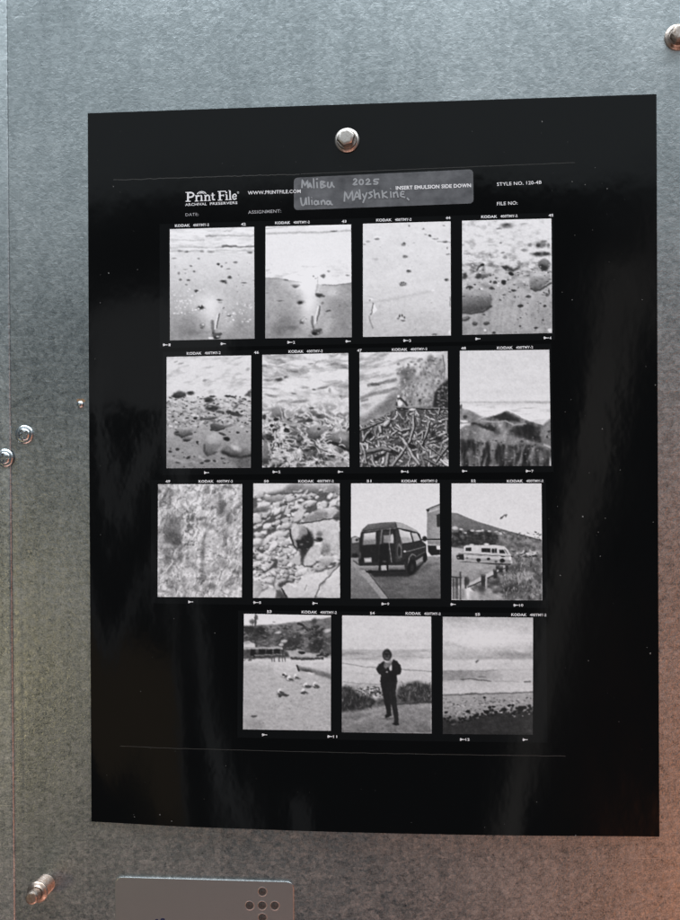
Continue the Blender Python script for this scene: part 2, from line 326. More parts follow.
def pic_churning_foam(c):
    p = Pic(c, 6)
    k = sstep(330, 560, p.Y)
    wx = (p.fbm(90, 60, 3, 8)-.5)*2; 
    X0, Y0 = p.X, p.Y
    p.X = X0+wx*70; p.Y = Y0+(p.fbm(80, 70, 3, 9)-.5)*120
    r1 = 1-np.abs(p.fbm(70, 46, 3, 1, 20)-.5)*4; r2 = 1-np.abs(p.fbm(45, 80, 3, 2, -30)-.5)*4; n3 = p.fbm(150, 40, 4, 3)
    p.X, p.Y = X0, Y0
    foam = np.maximum(np.clip(r1, 0, 1), np.clip(r2, 0, 1))
    top = .955-np.clip(n3-.5, 0, 1)*.9-np.clip(p.fbm(90, 22, 4, 5, 6)-.5, 0, 1)*.6
    low = .22+.72*foam**1.7+(p.fbm(30, 24, 3, 6)-.5)*.4
    p.V = top*(1-k)+low*k
    p.V = np.clip(p.V, .08, .96)
    for x, y, rx, ry, v, a in ((165, 237, 24, 11, .2, -10), (90, 240, 30, 10, .5, 0), (210, 220, 14, 10, .4, -30), (185, 120, 26, 6, .6, 0), (540, 132, 40, 9, .55, -5), (600, 140, 30, 7, .6, 0), (380, 128, 20, 5, .6, 0), (465, 290, 40, 10, .45, -12), (400, 303, 13, 6, .4, 0),
                               (265, 333, 14, 6, .45, 10), (110, 345, 40, 9, .6, 10), (300, 385, 60, 10, .55, -6), (190, 385, 50, 8, .65, -8), (340, 290, 26, 8, .65, 0), (510, 310, 10, 14, .6, 0), (560, 260, 40, 6, .7, -10)):
        p.ell(x, y, rx, ry, v, a, .65, .8)
    p.ell(445, 486, 32, 18, .3, 0, .4, .9); p.ell(460, 480, 16, 8, .5, 0, .6, .7); p.ell(145, 508, 18, 13, .18); p.ell(215, 580, 18, 14, .12); p.ell(370, 515, 24, 14, .28); p.ell(65, 490, 14, 16, .25); p.ell(115, 550, 12, 12, .2); p.ell(385, 430, 18, 8, .4)
    p.poly([(180, 520), (215, 490), (270, 515), (290, 545), (230, 540)], .62, 10, .8, (0, -.1)); p.poly([(80, 440), (130, 425), (180, 445), (120, 460)], .55, 8, .7)
    p.poly([(365, 600), (375, 560), (420, 545), (520, 565), (470, 590), (430, 640), (400, 662), (370, 640)], .5, 5, 1, (.02, -.26)); p.ell(430, 575, 40, 18, .66, -5, .7, .8)
    p.poly([(490, 650), (530, 600), (590, 580), (640, 590), (642, 700), (590, 690), (540, 668)], .46, 7, 1, (.02, -.2)); p.ell(595, 625, 40, 22, .68, 10, .7, .8); p.line([(492, 655), (550, 672), (600, 700), (642, 715)], 20, .08, .9, 12)
    p.poly([(45, 700), (70, 640), (100, 680), (115, 760), (85, 810), (45, 815)], .5, 9, .95, (-.05, -.1)); p.ell(75, 790, 30, 22, .25, 0, .7, .7)
    p.poly([(500, 815), (520, 775), (570, 768), (620, 800), (640, 830), (500, 832)], .62, 6, .9); p.ell(520, 755, 28, 10, .15, 5, .5, .8); p.ell(360, 745, 50, 18, .45, 0, .6, .7); p.ell(250, 715, 24, 10, .3, -15, .5, .8)
    g = p.rng
    for _ in range(60):
        x = g.uniform(60, 600); y = g.uniform(560, 820); a = g.uniform(-1.2, 1.2); l = g.uniform(20, 60)
        pts = [(x+t*l*math.cos(a+.8*t), y+t*l*math.sin(a+.8*t)) for t in (0, .35, .7, 1)]
        if 370 < x < 520 and 540 < y < 640: continue
        p.line(pts, g.uniform(4, 9), g.uniform(.78, .97), .75, 5)
    for _ in range(40):
        p.ell(g.uniform(60, 500), g.uniform(480, 820), g.uniform(5, 13), g.uniform(4, 9), g.uniform(.1, .35), g.uniform(-60, 60), .5, .75)
    p.line([(430, 660), (460, 640), (480, 600), (500, 580)], 7, .92, .8); p.line([(470, 650), (500, 690), (560, 730), (630, 780)], 8, .9, .8); p.line([(480, 745), (540, 740), (600, 760), (640, 790)], 7, .9, .8)
    p.grain(.02); return p.done()

def pic_driftwood(c):
    p = Pic(c, 7)
    p.ygrad([50, 250, 440], [.95, .93, .88])
    p.V -= np.clip(p.fbm(90, 26, 4, 1, -14)-.5, 0, 1)*.7
    for pts, w, v in (([(110, 275), (180, 265), (290, 235)], 22, .5), ([(60, 360), (130, 335), (250, 310), (300, 295)], 24, .55), ([(130, 270), (170, 272)], 16, .35), ([(60, 380), (100, 372)], 14, .5), ([(130, 215), (220, 200)], 8, .7)):
        p.line(pts, w, v, .8, 16)
    t = (p.fbm(40, 70, 4, 2, 15)-.5)*.5
    p.poly([(330, 250), (350, 175), (440, 165), (480, 110), (520, 80), (560, 105), (600, 75), (650, 50), (655, 260), (560, 420), (340, 430), (300, 390), (290, 330)], .66, 22, 1, tex=t*.8); p.poly([(300, 250), (330, 190), (400, 170), (420, 260), (360, 330), (310, 340)], .55, 26, .75, tex=t)
    p.V = p.V+(p.fbm(14, 30, 3, 31, 12)-.5)*.35*sstep(280, 340, p.X)*(1-sstep(400, 430, p.Y))*sstep(90, 160, p.Y)
    p.poly([(40, 500), (120, 460), (250, 350), (310, 320), (320, 430), (180, 500), (40, 560)], .56, 16, .95, tex=t*.5)
    p.poly([(420, 250), (480, 200), (540, 240), (560, 330), (470, 400), (390, 400)], .7, 18, .7, tex=t*.6); p.poly([(300, 170), (430, 150), (440, 240), (330, 290)], .52, 14, .7, tex=t)
    p.poly([(618, 60), (650, 44), (655, 220), (625, 230)], .82, 8, .9); p.line([(612, 70), (622, 160), (618, 230)], 9, .42, .7); p.ell(530, 95, 20, 26, .5, 0, .6, .7); p.ell(350, 240, 30, 12, .4, -30, .6, .6)
    p.specks(90, (300, 620), (90, 420), (3, 8), (.35, .5), 1.2, op=.6); p.specks(60, (300, 620), (120, 420), (3, 7), (.8, .92), 1.2, op=.6)
    p.poly([(555, 330), (600, 270), (650, 240), (655, 470), (545, 430)], .14, 6, .95); p.specks(70, (575, 648), (270, 440), (3, 8), (.3, .6))
    p.poly([(40, 560), (180, 500), (300, 430), (500, 420), (655, 430), (655, 840), (40, 840)], .36, 6, 1, tex=(p.fbm(40, 40, 3, 4)-.5)*.25)
    g = p.rng
    ins = lambda x, y: y > np.interp(x, [40, 180, 300, 650], [565, 505, 435, 430])
    for k in range(330):
        y = g.uniform(435, 835); x = g.uniform(45, 650)
        if not ins(x, y): continue
        sc = .6+.8*(y-430)/400
        a = g.normal(-.3, .9) if g.random() < .65 else g.uniform(.6, 1.7); l = g.uniform(30, 110)*sc; w = g.uniform(5, 14)*sc
        b = g.normal(0, .6)
        pts = [(x+l*(t-.5)*math.cos(a+b*t), y+l*(t-.5)*math.sin(a+b*t)) for t in (0, .33, .66, 1)]
        sh = [(q[0]+3, q[1]+5) for q in pts]
        v = g.uniform(.5, .98)
        p.line(sh, w+3, .16, .65); p.line(pts, w, v*.75); p.line([(q[0]-1, q[1]-w*.18) for q in pts], w*.45, v)
    for pts, w, v in (([(265, 820), (320, 750), (385, 650), (410, 560), (408, 480)], 13, .78), ([(340, 640), (400, 740), (450, 810)], 20, .8), ([(290, 560), (330, 580), (380, 565)], 14, .8), ([(190, 540), (240, 520), (215, 545)], 26, .85), ([(185, 590), (180, 560)], 22, .82),
                      ([(470, 670), (500, 600), (520, 520)], 9, .82), ([(560, 800), (600, 740), (645, 690)], 9, .72), ([(70, 650), (85, 610), (110, 590)], 12, .75), ([(75, 720), (90, 800)], 14, .72), ([(100, 720), (200, 700), (250, 715)], 22, .6), ([(40, 580), (120, 550), (200, 520)], 7, .65),
                      ([(500, 680), (600, 750)], 8, .7), ([(490, 770), (580, 820)], 8, .6), ([(300, 425), (640, 432)], 8, .6), ([(440, 610), (475, 590), (470, 640)], 9, .8), ([(580, 470), (590, 430)], 7, .8), ([(635, 520), (635, 600)], 12, .72), ([(240, 740), (225, 820)], 20, .7)):
        p.line([(x+4, y+5) for x, y in pts], w+5, .06, .9); p.line(pts, w, v*.72); p.line([(x-1, y-w*.15) for x, y in pts], w*.5, v)
    for x, y in ((160, 775), (190, 755), (280, 735), (110, 620), (580, 640), (400, 690), (545, 600)):
        p.ell(x, y, g.uniform(18, 36), g.uniform(12, 24), .08, g.uniform(-30, 30), .5, .8)
    p.line([(300, 410), (298, 375), (320, 362), (350, 385), (370, 410)], 13, .25); p.ell(320, 398, 16, 22, .96, 0, .4); p.ell(310, 350, 8, 10, 1, 0, .5); p.ell(300, 380, 8, 12, .7)
    p.ell(455, 378, 8, 10, .25); p.ell(405, 440, 24, 8, .9)
    p.grain(.025); return p.done()

def pic_headland(c):
    p = Pic(c, 8)
    p.ygrad([30, 200, 370, 384, 390, 400, 430, 600], [.90, .915, .92, .91, .80, .91, .95, .95])
    p.V += (p.fbm(300, 40, 3, 1)-.5)*.05
    p.line([(480, 388), (640, 392)], 14, .72, .7, 8); p.line([(40, 386), (480, 386)], 5, .78, .7, 5)
    p.V -= np.clip(p.fbm(80, 10, 3, 2)-.55, 0, 1)*.5*sstep(395, 410, p.Y)
    r = (p.fbm(36, 60, 4, 3, 10)-.5)
    p.poly([(30, 420), (120, 455), (190, 490), (120, 530), (30, 540)], .6, 5, .95, tex=r*.3); p.ell(70, 490, 14, 12, .3); p.ell(60, 520, 26, 9, .95); p.ell(40, 420, 8, 16, .4)
    p.poly([(110, 530), (180, 500), (270, 480), (345, 445), (390, 465), (460, 505), (530, 525), (600, 548), (600, 690), (110, 620)], .46, 4, 1, tex=r*.6)
    p.poly([(265, 490), (340, 455), (400, 490), (440, 520), (380, 515), (310, 508)], .2, 6, .95, tex=r*.2); p.line([(345, 447), (400, 470), (470, 512)], 10, .62, .8)
    p.poly([(130, 530), (220, 545), (280, 560), (270, 590), (190, 570)], .15, 7, .9, tex=r*.2); p.line([(180, 515), (260, 525), (340, 515), (400, 545), (480, 535)], 12, .72, .8)
    p.poly([(400, 555), (500, 540), (580, 560), (585, 660), (480, 640), (380, 590)], .2, 8, .95, tex=r*.5); p.poly([(290, 540), (340, 520), (370, 560), (360, 600), (300, 590)], .58, 8, .8, tex=r*.6)
    p.poly([(585, 560), (620, 525), (655, 505), (655, 690), (585, 670)], .5, 6, .95, tex=r*.3)
    p.poly([(30, 570), (110, 535), (200, 575), (300, 605), (380, 610), (450, 640), (560, 665), (655, 700), (655, 760), (30, 730)], .58, 6, 1, tex=r*.4)
    s = (p.fbm(20, 90, 4, 6, 4)-.5)
    p.poly([(30, 640), (110, 645), (180, 655), (270, 672), (400, 685), (520, 675), (655, 720), (655, 840), (30, 840)], .34, 10, 1, tex=s*.95)
    for x, y, rx, ry, v, a in ((80, 690, 50, 30, .15, -20), (220, 700, 16, 40, .1, 5), (230, 780, 14, 40, .12, 0), (300, 720, 14, 50, .14, -8), (430, 760, 10, 55, .1, 15), (500, 720, 16, 40, .16, 10), (180, 720, 8, 55, .6, 4), (255, 730, 14, 60, .6, -6), (360, 740, 30, 50, .4, 0), (600, 760, 40, 40, .45, 0), (120, 780, 30, 40, .42, 0), (630, 800, 14, 40, .2, 20), (200, 740, 10, 30, .12, 0), (560, 790, 12, 40, .2, -10)):
        p.ell(x, y, rx, ry, v, a, .7, .75)
    p.specks(60, (40, 640), (520, 820), (3, 7), (.65, .85), 1, op=.5); p.specks(70, (40, 640), (520, 820), (3, 8), (.08, .2), 1, op=.6, where=lambda x, y: y > 640 or x > 380)
    p.ell(650, 800, 8, 30, .9, -10, .6, .7); p.grain(.02); return p.done()

def pic_cliff_texture(c):
    p = Pic(c, 9)
    rid = np.abs(p.fbm(46, 70, 4, 2, 28)-.5)*2; rid2 = np.abs(p.fbm(60, 34, 4, 3, -20)-.5)*2
    p.V = .80+(p.fbm(90, 120, 4, 1, 25)-.5)*.40+(p.fbm(20, 34, 4, 7, 28)-.5)*.5-.16*np.exp(-(rid/.08)**2)-.10*np.exp(-(rid2/.06)**2)+.12*np.exp(-((rid-.2)/.07)**2)
    p.V -= .05*sstep(500, 800, p.Y)
    for x, y, rx, ry, v, a in ((150, 385, 62, 110, .42, 12), (150, 430, 50, 60, .36, 0), (185, 330, 26, 40, .45, 0), (145, 150, 20, 50, .5, 8), (488, 228, 28, 48, .36, 5), (495, 205, 18, 30, .34, 0), (545, 300, 22, 46, .42, -15), (522, 415, 14, 42, .42, 12), (365, 530, 14, 50, .45, 8),
                               (300, 615, 18, 24, .5, 20), (130, 570, 22, 34, .36, 20), (208, 555, 17, 32, .4, 0), (295, 292, 12, 26, .3, 0), (270, 285, 8, 24, .4, 0), (362, 610, 16, 16, .4, 0), (260, 566, 12, 10, .4, 0), (425, 752, 26, 18, .42, 0), (360, 296, 34, 12, .42, 0), (400, 345, 40, 22, .48, 25), (280, 350, 16, 16, .45, 0), (375, 420, 10, 50, .5, 20), (190, 440, 24, 40, .36, 0), (500, 600, 26, 30, .55, 0), (140, 640, 16, 40, .5, 25), (355, 690, 14, 30, .5, 0), (180, 750, 24, 22, .5, 0), (540, 730, 40, 26, .5, -35), (75, 190, 10, 36, .45, 0), (390, 100, 20, 30, .5, 0), (320, 760, 22, 20, .5, 0), (600, 660, 20, 14, .45, -20)):
        p.ell(x, y, rx, ry, v, a, .75, .8)
    for x, y, rx, ry, v in ((525, 125, 26, 24, .95), (370, 258, 44, 16, .92), (580, 80, 24, 10, .95), (455, 470, 44, 44, .86), (400, 540, 22, 22, .9), (260, 650, 40, 22, .86), (100, 690, 24, 20, .9), (590, 802, 34, 22, .93), (130, 480, 40, 16, .88), (430, 440, 40, 40, .84), (230, 130, 60, 20, .85), (560, 370, 40, 40, .88), (420, 620, 60, 30, .82), (300, 480, 40, 20, .82)):
        p.ell(x, y, rx, ry, v, 0, .6, .75)
    p.line([(320, 275), (340, 245), (380, 240), (430, 290)], 8, .95, .8); p.line([(70, 680), (110, 650), (160, 590)], 8, .92, .8); p.line([(390, 190), (410, 150)], 8, .95, .7); p.line([(210, 80), (280, 125)], 8, .95, .7); p.line([(60, 760), (90, 735)], 7, .92, .7)
    p.V += (p.fbm(16, 30, 3, 21, 28)-.5)*.30; p.specks(60, (60, 630), (65, 825), (3, 6), (.4, .55), 1.4, op=.5); p.specks(70, (60, 630), (65, 825), (3, 6), (.9, 1.), 1.2, op=.5)
    p.specks(110, (60, 630), (480, 825), (2, 4), (.35, .5), 1., op=.5); p.specks(50, (220, 310), (240, 480), (3, 6), (.3, .45), 1., op=.7)
    p.V = .08+p.V*.9
    p.grain(.03); return p.done(.3, .97)

def pic_rock_pile(c):
    p = Pic(c, 10)
    p.ygrad([50, 130, 840], [.9, .38, .3])
    p.poly([(55, 50), (300, 50), (280, 90), (180, 120), (55, 140)], .93, 10)
    g = p.rng
    for k in range(14):
        y0 = 110+k*52
        p.stones(34 if k < 9 else 22, (55, 650), (y0-30, y0+40), (12+k*1.1, 30+k*2.0), (.76, 1.0), .62, (-45, 10), shade=-.14, where=(lambda x, y: y > 130 or x > 280))
    p.stones(80, (60, 380), (480, 720), (9, 20), (.74, 1.0), .8, (-40, 40))
    p.specks(60, (60, 640), (90, 760), (4, 9), (.15, .32), .7, op=.8)
    p.poly([(130, 150), (220, 135), (270, 140), (255, 175), (190, 185), (140, 178)], .62, 5, 1, (0, -.18)); p.poly([(60, 225), (130, 215), (180, 225), (150, 250), (60, 260)], .45, 6, 1, (0, -.1)); p.ell(345, 80, 60, 26, .58, -10, .3, 1, (0, -.12)); p.poly([(540, 110), (575, 65), (640, 75), (645, 120)], .6, 5, 1, (0, -.1))
    t = (p.fbm(20, 20, 4, 3)-.5)*.3
    p.poly([(395, 305), (440, 265), (520, 225), (610, 215), (640, 240), (600, 285), (520, 300), (440, 320)], .72, 5, 1, (.05, -.16), tex=t); p.line([(385, 320), (450, 322), (530, 305), (640, 290)], 9, .2, .9); p.poly([(410, 300), (500, 255), (560, 245), (560, 290), (450, 315)], .52, 10, .7, tex=t)
    p.poly([(330, 320), (345, 260), (375, 225), (420, 230), (390, 300)], .84, 5, 1, tex=t*.5)
    p.poly([(410, 340), (480, 325), (600, 300), (645, 320), (648, 560), (600, 530), (540, 450), (460, 400)], .84, 6, 1, (.02, -.05), tex=t*.6)
    p.ell(400, 440, 72, 84, .13, -12, .2, 1); p.line([(312, 375), (316, 430), (345, 490)], 13, .12, .9, 9); p.ell(376, 390, 54, 52, .66, 0, .16, 1, (-.14, -.1)); p.ell(348, 400, 20, 46, .9, 14, .4, .85)
    p.ell(420, 452, 42, 44, .12, 0, .3, .9); p.ell(385, 470, 14, 7, .42); p.ell(430, 450, 9, 6, .34); p.ell(372, 508, 12, 8, .5); p.ell(398, 530, 26, 34, .16, 5, .6, .8); p.ell(345, 465, 10, 26, .75, -18, .4, .8); p.ell(430, 500, 10, 6, .4)
    p.poly([(295, 585), (350, 545), (385, 550), (380, 600), (350, 605)], .82, 5); p.poly([(395, 600), (410, 560), (450, 490), (500, 475), (530, 510), (500, 570), (440, 615)], .84, 5, 1, tex=t*.5); p.line([(395, 600), (410, 618), (450, 622), (500, 592)], 9, .25, .8, 12); p.poly([(384, 545), (406, 560), (400, 606), (386, 600)], .24, 6, .85)
    p.ell(510, 435, 22, 15, .1, 10, .5); p.ell(510, 400, 20, 18, .4, 0, .6, .8); p.line([(470, 440), (500, 445)], 10, .3); p.ell(550, 500, 30, 40, .5, 0, .6, .7); p.ell(560, 580, 50, 34, .75, -20, .3, 1, (0, -.16)); p.ell(600, 600, 24, 10, .35, -10)
    p.poly([(355, 740), (400, 690), (560, 650), (570, 690), (520, 740), (470, 832), (340, 832)], .9, 6, 1, (0, -.05), tex=t*.4); p.poly([(490, 832), (540, 740), (600, 650), (648, 610), (650, 832)], .9, 6, 1, (.02, -.06), tex=t*.4); p.line([(480, 830), (515, 745), (570, 690), (645, 610)], 9, .42, .85)
    p.poly([(255, 765), (290, 740), (370, 770), (340, 832), (290, 832)], .86, 5, 1); p.line([(255, 770), (290, 830)], 10, .15); p.poly([(100, 832), (115, 790), (190, 765), (215, 832)], .88, 5); p.poly([(60, 720), (110, 715), (130, 760), (95, 825), (60, 832)], .75, 5, 1, (-.1, 0))
    p.poly([(215, 832), (215, 780), (245, 770), (285, 832)], .3, 7, .9); p.line([(410, 780), (425, 745)], 6, .5, .7)
    p.V = .06+.93*p.V
    p.grain(.025); return p.done(.1, .97)

def pic_van(c):
    p = Pic(c, 11)
    p.ygrad([50, 300, 420], [.93, .95, .95])
    g = p.rng
    road = .46+(p.fbm(60, 26, 4, 1)-.5)*.14-.06*sstep(640, 840, p.Y)
    p.mix(sstep(540, 560, p.Y), np.interp(p.Y, [550, 600, 700, 840], [.62, .56, .48, .42])+(p.fbm(60, 20, 4, 1)-.5)*.14)
    # coach on the right
    p.poly([(558, 232), (648, 196), (650, 440), (558, 440)], .64, 3, 1, (.04, 0)); p.line([(555, 236), (600, 216), (648, 198)], 8, .35); p.poly([(566, 246), (640, 222), (640, 234), (566, 256)], .82, 3); p.poly([(622, 270), (648, 262), (648, 350), (626, 352)], .22, 3); p.line([(558, 438), (648, 436)], 10, .18); p.poly([(562, 445), (648, 445), (648, 480), (562, 478)], .6, 3)
    p.poly([(562, 478), (620, 478), (624, 505), (648, 505), (648, 540), (590, 545), (566, 520)], .12, 4); p.line([(562, 472), (640, 474)], 5, .8); p.ell(566, 240, 8, 8, .12)
    # parked car at left edge
    p.poly([(40, 425), (70, 415), (105, 425), (110, 560), (40, 560)], .3, 5); p.poly([(48, 425), (90, 420), (98, 455), (50, 462)], .72, 4); p.ell(82, 440, 9, 8, .08); p.ell(70, 500, 24, 30, .35, 0, .5); p.ell(70, 545, 22, 14, .1)
    # pavement at the left
    p.poly([(40, 590), (90, 600), (160, 660), (300, 838), (40, 838)], .55, 5, 1, (0, -.05), tex=(p.fbm(40, 30, 3, 4)-.5)*.1)
    p.poly([(40, 575), (70, 590), (160, 655), (215, 730), (300, 838), (250, 838), (150, 715), (40, 600)], .66, 4); p.line([(60, 580), (160, 660), (300, 838)], 7, .3, .8)
    # shadow under the van
    p.poly([(160, 650), (420, 640), (500, 610), (560, 570), (480, 670), (430, 690), (200, 690)], .14, 10, .95); p.poly([(200, 690), (430, 690), (560, 600), (640, 600), (520, 660), (330, 730), (260, 730)], .38, 16, .6)
    # body
    body = [(98, 470), (108, 400), (125, 365), (160, 335), (240, 325), (340, 318), (395, 330), (480, 372), (512, 405), (522, 445), (552, 470), (556, 560), (545, 580), (480, 610), (430, 640), (400, 650), (110, 625), (95, 600)]
    p.poly(body, .17, 4, 1, tex=(p.fbm(90, 60, 3, 6)-.5)*.06)
    p.poly([(120, 375), (160, 335), (240, 324), (340, 318), (352, 360), (240, 366)], .42, 4, 1, (-.06, -.08)); p.line([(122, 382), (240, 372), (352, 360)], 5, .55, .8); p.poly([(345, 320), (395, 330), (485, 372), (505, 392), (430, 370), (356, 358)], .72, 4)
    p.poly([(122, 400), (150, 385), (214, 380), (214, 470), (118, 476)], .34, 3); p.poly([(132, 398), (210, 388), (208, 466), (126, 470)], .78, 4, 1, (0, -.18)); p.poly([(130, 440), (208, 436), (206, 468), (128, 472)], .58, 6, .8)
    p.poly([(232, 385), (325, 378), (326, 466), (230, 470)], .24, 3); p.poly([(262, 410), (330, 405), (332, 462), (262, 458)], .66, 5, 1, (.1, 0)); p.line([(252, 376), (242, 468)], 9, .58, .8); p.line([(308, 362), (302, 470), (318, 590)], 6, .62, .85); p.ell(322, 425, 9, 26, .85)
    p.poly([(240, 468), (295, 465), (300, 610), (235, 615)], .07, 4); p.poly([(105, 480), (230, 474), (232, 590), (105, 585)], .12, 4); p.poly([(345, 370), (372, 368), (388, 470), (385, 580), (345, 590)], .26, 4)
    p.line([(372, 370), (388, 470), (384, 560)], 5, .5, .8); p.ell(371, 515, 15, 46, .6, 0, .35); p.ell(370, 518, 11, 36, .14, 0, .35)
    p.poly([(364, 366), (398, 376), (446, 388), (460, 452), (392, 464)], .88, 4, 1, (.04, -.06)); p.poly([(380, 420), (450, 425), (458, 450), (392, 460)], .68, 6, .7); p.poly([(452, 390), (490, 394), (512, 440), (470, 452)], .8, 4, 1, (.05, -.06)); p.line([(446, 385), (464, 455)], 6, .2, .85); p.line([(362, 362), (440, 380), (490, 390), (520, 440)], 5, .22, .8)
    p.poly([(388, 470), (525, 448), (550, 475), (552, 520), (480, 545), (440, 545), (388, 580)], .2, 4); p.line([(400, 520), (440, 515), (545, 485)], 6, .58, .85); p.ell(408, 518, 8, 7, .85); p.line([(480, 555), (545, 520)], 5, .4)
    p.line([(430, 610), (438, 560), (458, 535), (480, 545)], 8, .55, .85); p.poly([(482, 580), (540, 545), (545, 575), (485, 608)], .62, 4); p.ell(455, 625, 30, 52, .06, 8, .15); p.ell(458, 628, 12, 26, .2, 8, .4); p.ell(545, 560, 14, 32, .07, 5, .2)
    p.poly([(95, 615), (405, 610), (410, 640), (100, 642)], .58, 4, 1, (-.05, -.14)); p.poly([(250, 612), (300, 612), (300, 645), (250, 645)], .82, 4, .8); p.line([(240, 590), (236, 640)], 13, .06); p.line([(290, 590), (292, 642)], 13, .06); p.poly([(132, 560), (182, 558), (184, 590), (134, 592)], .7, 3, 1); p.ell(158, 575, 20, 7, .88); p.ell(104, 545, 8, 28, .32); p.ell(270, 585, 14, 8, .3)
    p.ell(542, 432, 16, 17, .16, 0, .25); p.line([(522, 440), (536, 436)], 8, .15); p.ell(175, 655, 18, 10, .06)
    p.line([(150, 655), (410, 648)], 10, .08, .9)
    p.grain(.02); return p.done(.05, .97, 2.)

def pic_motorhome(c):
    p = Pic(c, 12)
    p.ygrad([50, 300, 430], [.925, .94, .94])
    t = (p.fbm(24, 18, 4, 1)-.5)
    p.poly([(40, 255), (90, 262), (200, 310), (340, 352), (450, 385), (540, 410), (655, 440), (660, 520), (40, 520)], .47, 4, 1, tex=t*.22); p.poly([(40, 255), (90, 262), (200, 310), (330, 350), (300, 365), (120, 355), (40, 350)], .5, 4, 1, (0, -.03))
    p.poly([(320, 390), (450, 388), (560, 425), (655, 455), (660, 560), (440, 540), (380, 460)], .52, 8, 1, tex=t*.42)
    p.poly([(40, 400), (150, 375), (330, 395), (360, 430), (330, 480), (120, 490), (40, 480)], .3, 8, 1, tex=t*.7); p.specks(60, (45, 350), (385, 475), (6, 14), (.14, .3), .8, op=.7); p.specks(30, (50, 640), (390, 520), (4, 8), (.3, .42), .8, op=.7)
    for x, y, rx, ry in ((68, 360, 20, 12), (110, 368, 12, 7), (185, 376, 14, 7), (230, 380, 24, 6), (350, 385, 14, 7), (385, 392, 28, 10), (255, 375, 8, 6), (480, 385, 10, 4), (140, 390, 10, 5), (300, 380, 12, 5)):
        p.ell(x, y, rx, ry, .88, 0, .4, .9)
    p.specks(16, (330, 420), (378, 402), (3, 6), (.3, .5))
    p.line([(450, 388), (560, 418), (650, 442)], 8, .3, .6); p.specks(30, (440, 650), (385, 440), (3, 6), (.25, .4))
    p.poly([(40, 490), (120, 500), (130, 580), (460, 600), (400, 640), (150, 740), (40, 760)], .68, 6, 1, (0, -.08), tex=(p.fbm(60, 14, 3, 5)-.5)*.1); p.poly([(40, 492), (130, 500), (125, 530), (40, 540)], .8, 6, .9)
    p.poly([(440, 540), (540, 510), (655, 500), (660, 850), (250, 850), (150, 740), (400, 640), (460, 600)], .5, 8, 1, tex=t*.55)
    p.ell(590, 530, 60, 14, .8, -10, .6, .9); p.specks(18, (450, 640), (515, 560), (4, 9), (.12, .3)); p.specks(12, (460, 640), (510, 545), (4, 8), (.85, .95))
    # motorhome
    p.poly([(100, 588), (450, 600), (440, 612), (330, 606), (140, 585)], .2, 6)
    p.poly([(128, 485), (145, 476), (330, 474), (400, 482), (428, 508), (448, 545), (450, 590), (400, 598), (130, 575)], .86, 3, 1, (.0, -.05)); p.ell(282, 468, 18, 6, .95); p.ell(182, 472, 16, 5, .85)
    p.poly([(140, 492), (180, 492), (180, 516), (140, 515)], .2, 2.5); p.poly([(248, 496), (308, 497), (308, 524), (248, 522)], .12, 2.5); p.line([(285, 497), (285, 522)], 3, .5); p.poly([(315, 497), (352, 497), (354, 530), (315, 530)], .55, 2.5); p.ell(325, 512, 9, 15, .12); p.ell(345, 512, 7, 15, .14); p.poly([(368, 506), (395, 506), (408, 532), (370, 530)], .12, 3); p.line([(404, 505), (425, 535)], 6, .5)
    p.line([(132, 530), (260, 540), (360, 546), (445, 550)], 4, .4); p.line([(132, 538), (260, 546), (360, 552)], 3, .55); p.poly([(132, 560), (450, 575), (445, 598), (132, 578)], .66, 3); p.ell(228, 576, 15, 13, .15, 0, .25); p.ell(295, 568, 12, 9, .1); p.ell(388, 580, 17, 15, .15, 0, .25); p.ell(392, 552, 14, 5, .25); p.ell(150, 562, 9, 5, .4); p.ell(442, 565, 8, 14, .95); p.ell(345, 586, 10, 6, .25)
    p.poly([(75, 545), (95, 530), (128, 535), (130, 575), (85, 572)], .15, 3); p.line([(70, 550), (95, 535), (128, 533)], 4, .6); p.ell(90, 560, 8, 5, .6)
    # barrier and posts
    p.poly([(150, 742), (240, 690), (330, 645), (400, 612), (408, 625), (340, 668), (250, 715), (155, 758)], .82, 3); p.line([(155, 760), (250, 718), (340, 672), (405, 630)], 7, .25)
    for x, y, w, h in ((260, 715, 16, 40), (340, 670, 13, 30), (358, 625, 14, 16), (420, 628, 12, 24), (378, 640, 16, 20)):
        p.poly([(x-w, y-h), (x+w, y-h), (x+w*.8, y+h), (x-w*.8, y+h)], .2, 5, .95); p.ell(x, y-h+4, w, 6, .5, 0, .5, .7)
    for x, h0, h1, w in ((105, 655, 845, 12), (80, 690, 840, 20), (140, 690, 770, 14), (58, 700, 840, 12)):
        p.poly([(x-w/2, h0), (x+w/2, h0), (x+w/2, h1), (x-w/2, h1)], .3, 4, .9)
    p.line([(45, 690), (110, 695)], 9, .28); p.poly([(112, 700), (130, 700), (130, 838), (112, 838)], .75, 4, .8); p.line([(280, 690), (278, 800)], 11, .78, .9); p.ell(150, 720, 16, 30, .22, 0, .5, .8)
    p.poly([(40, 760), (140, 770), (150, 845), (40, 845)], .48, 12, .5); p.poly([(170, 790), (300, 770), (380, 800), (400, 850), (160, 850)], .72, 12, .85, tex=t*.2); p.poly([(480, 660), (580, 650), (600, 700), (500, 720)], .72, 14, .7)
    for x, y, rx, ry, v in ((440, 770, 60, 36, .25), (340, 730, 40, 20, .26), (250, 775, 26, 30, .3), (480, 630, 40, 24, .3), (600, 620, 50, 26, .36), (560, 590, 40, 22, .55), (630, 690, 30, 26, .4), (560, 760, 40, 26, .42), (420, 690, 36, 20, .6), (340, 790, 20, 12, .3), (620, 790, 40, 26, .5), (500, 810, 50, 22, .45)):
        p.ell(x, y, rx, ry, v, -10, .8, .8)
    g = p.rng
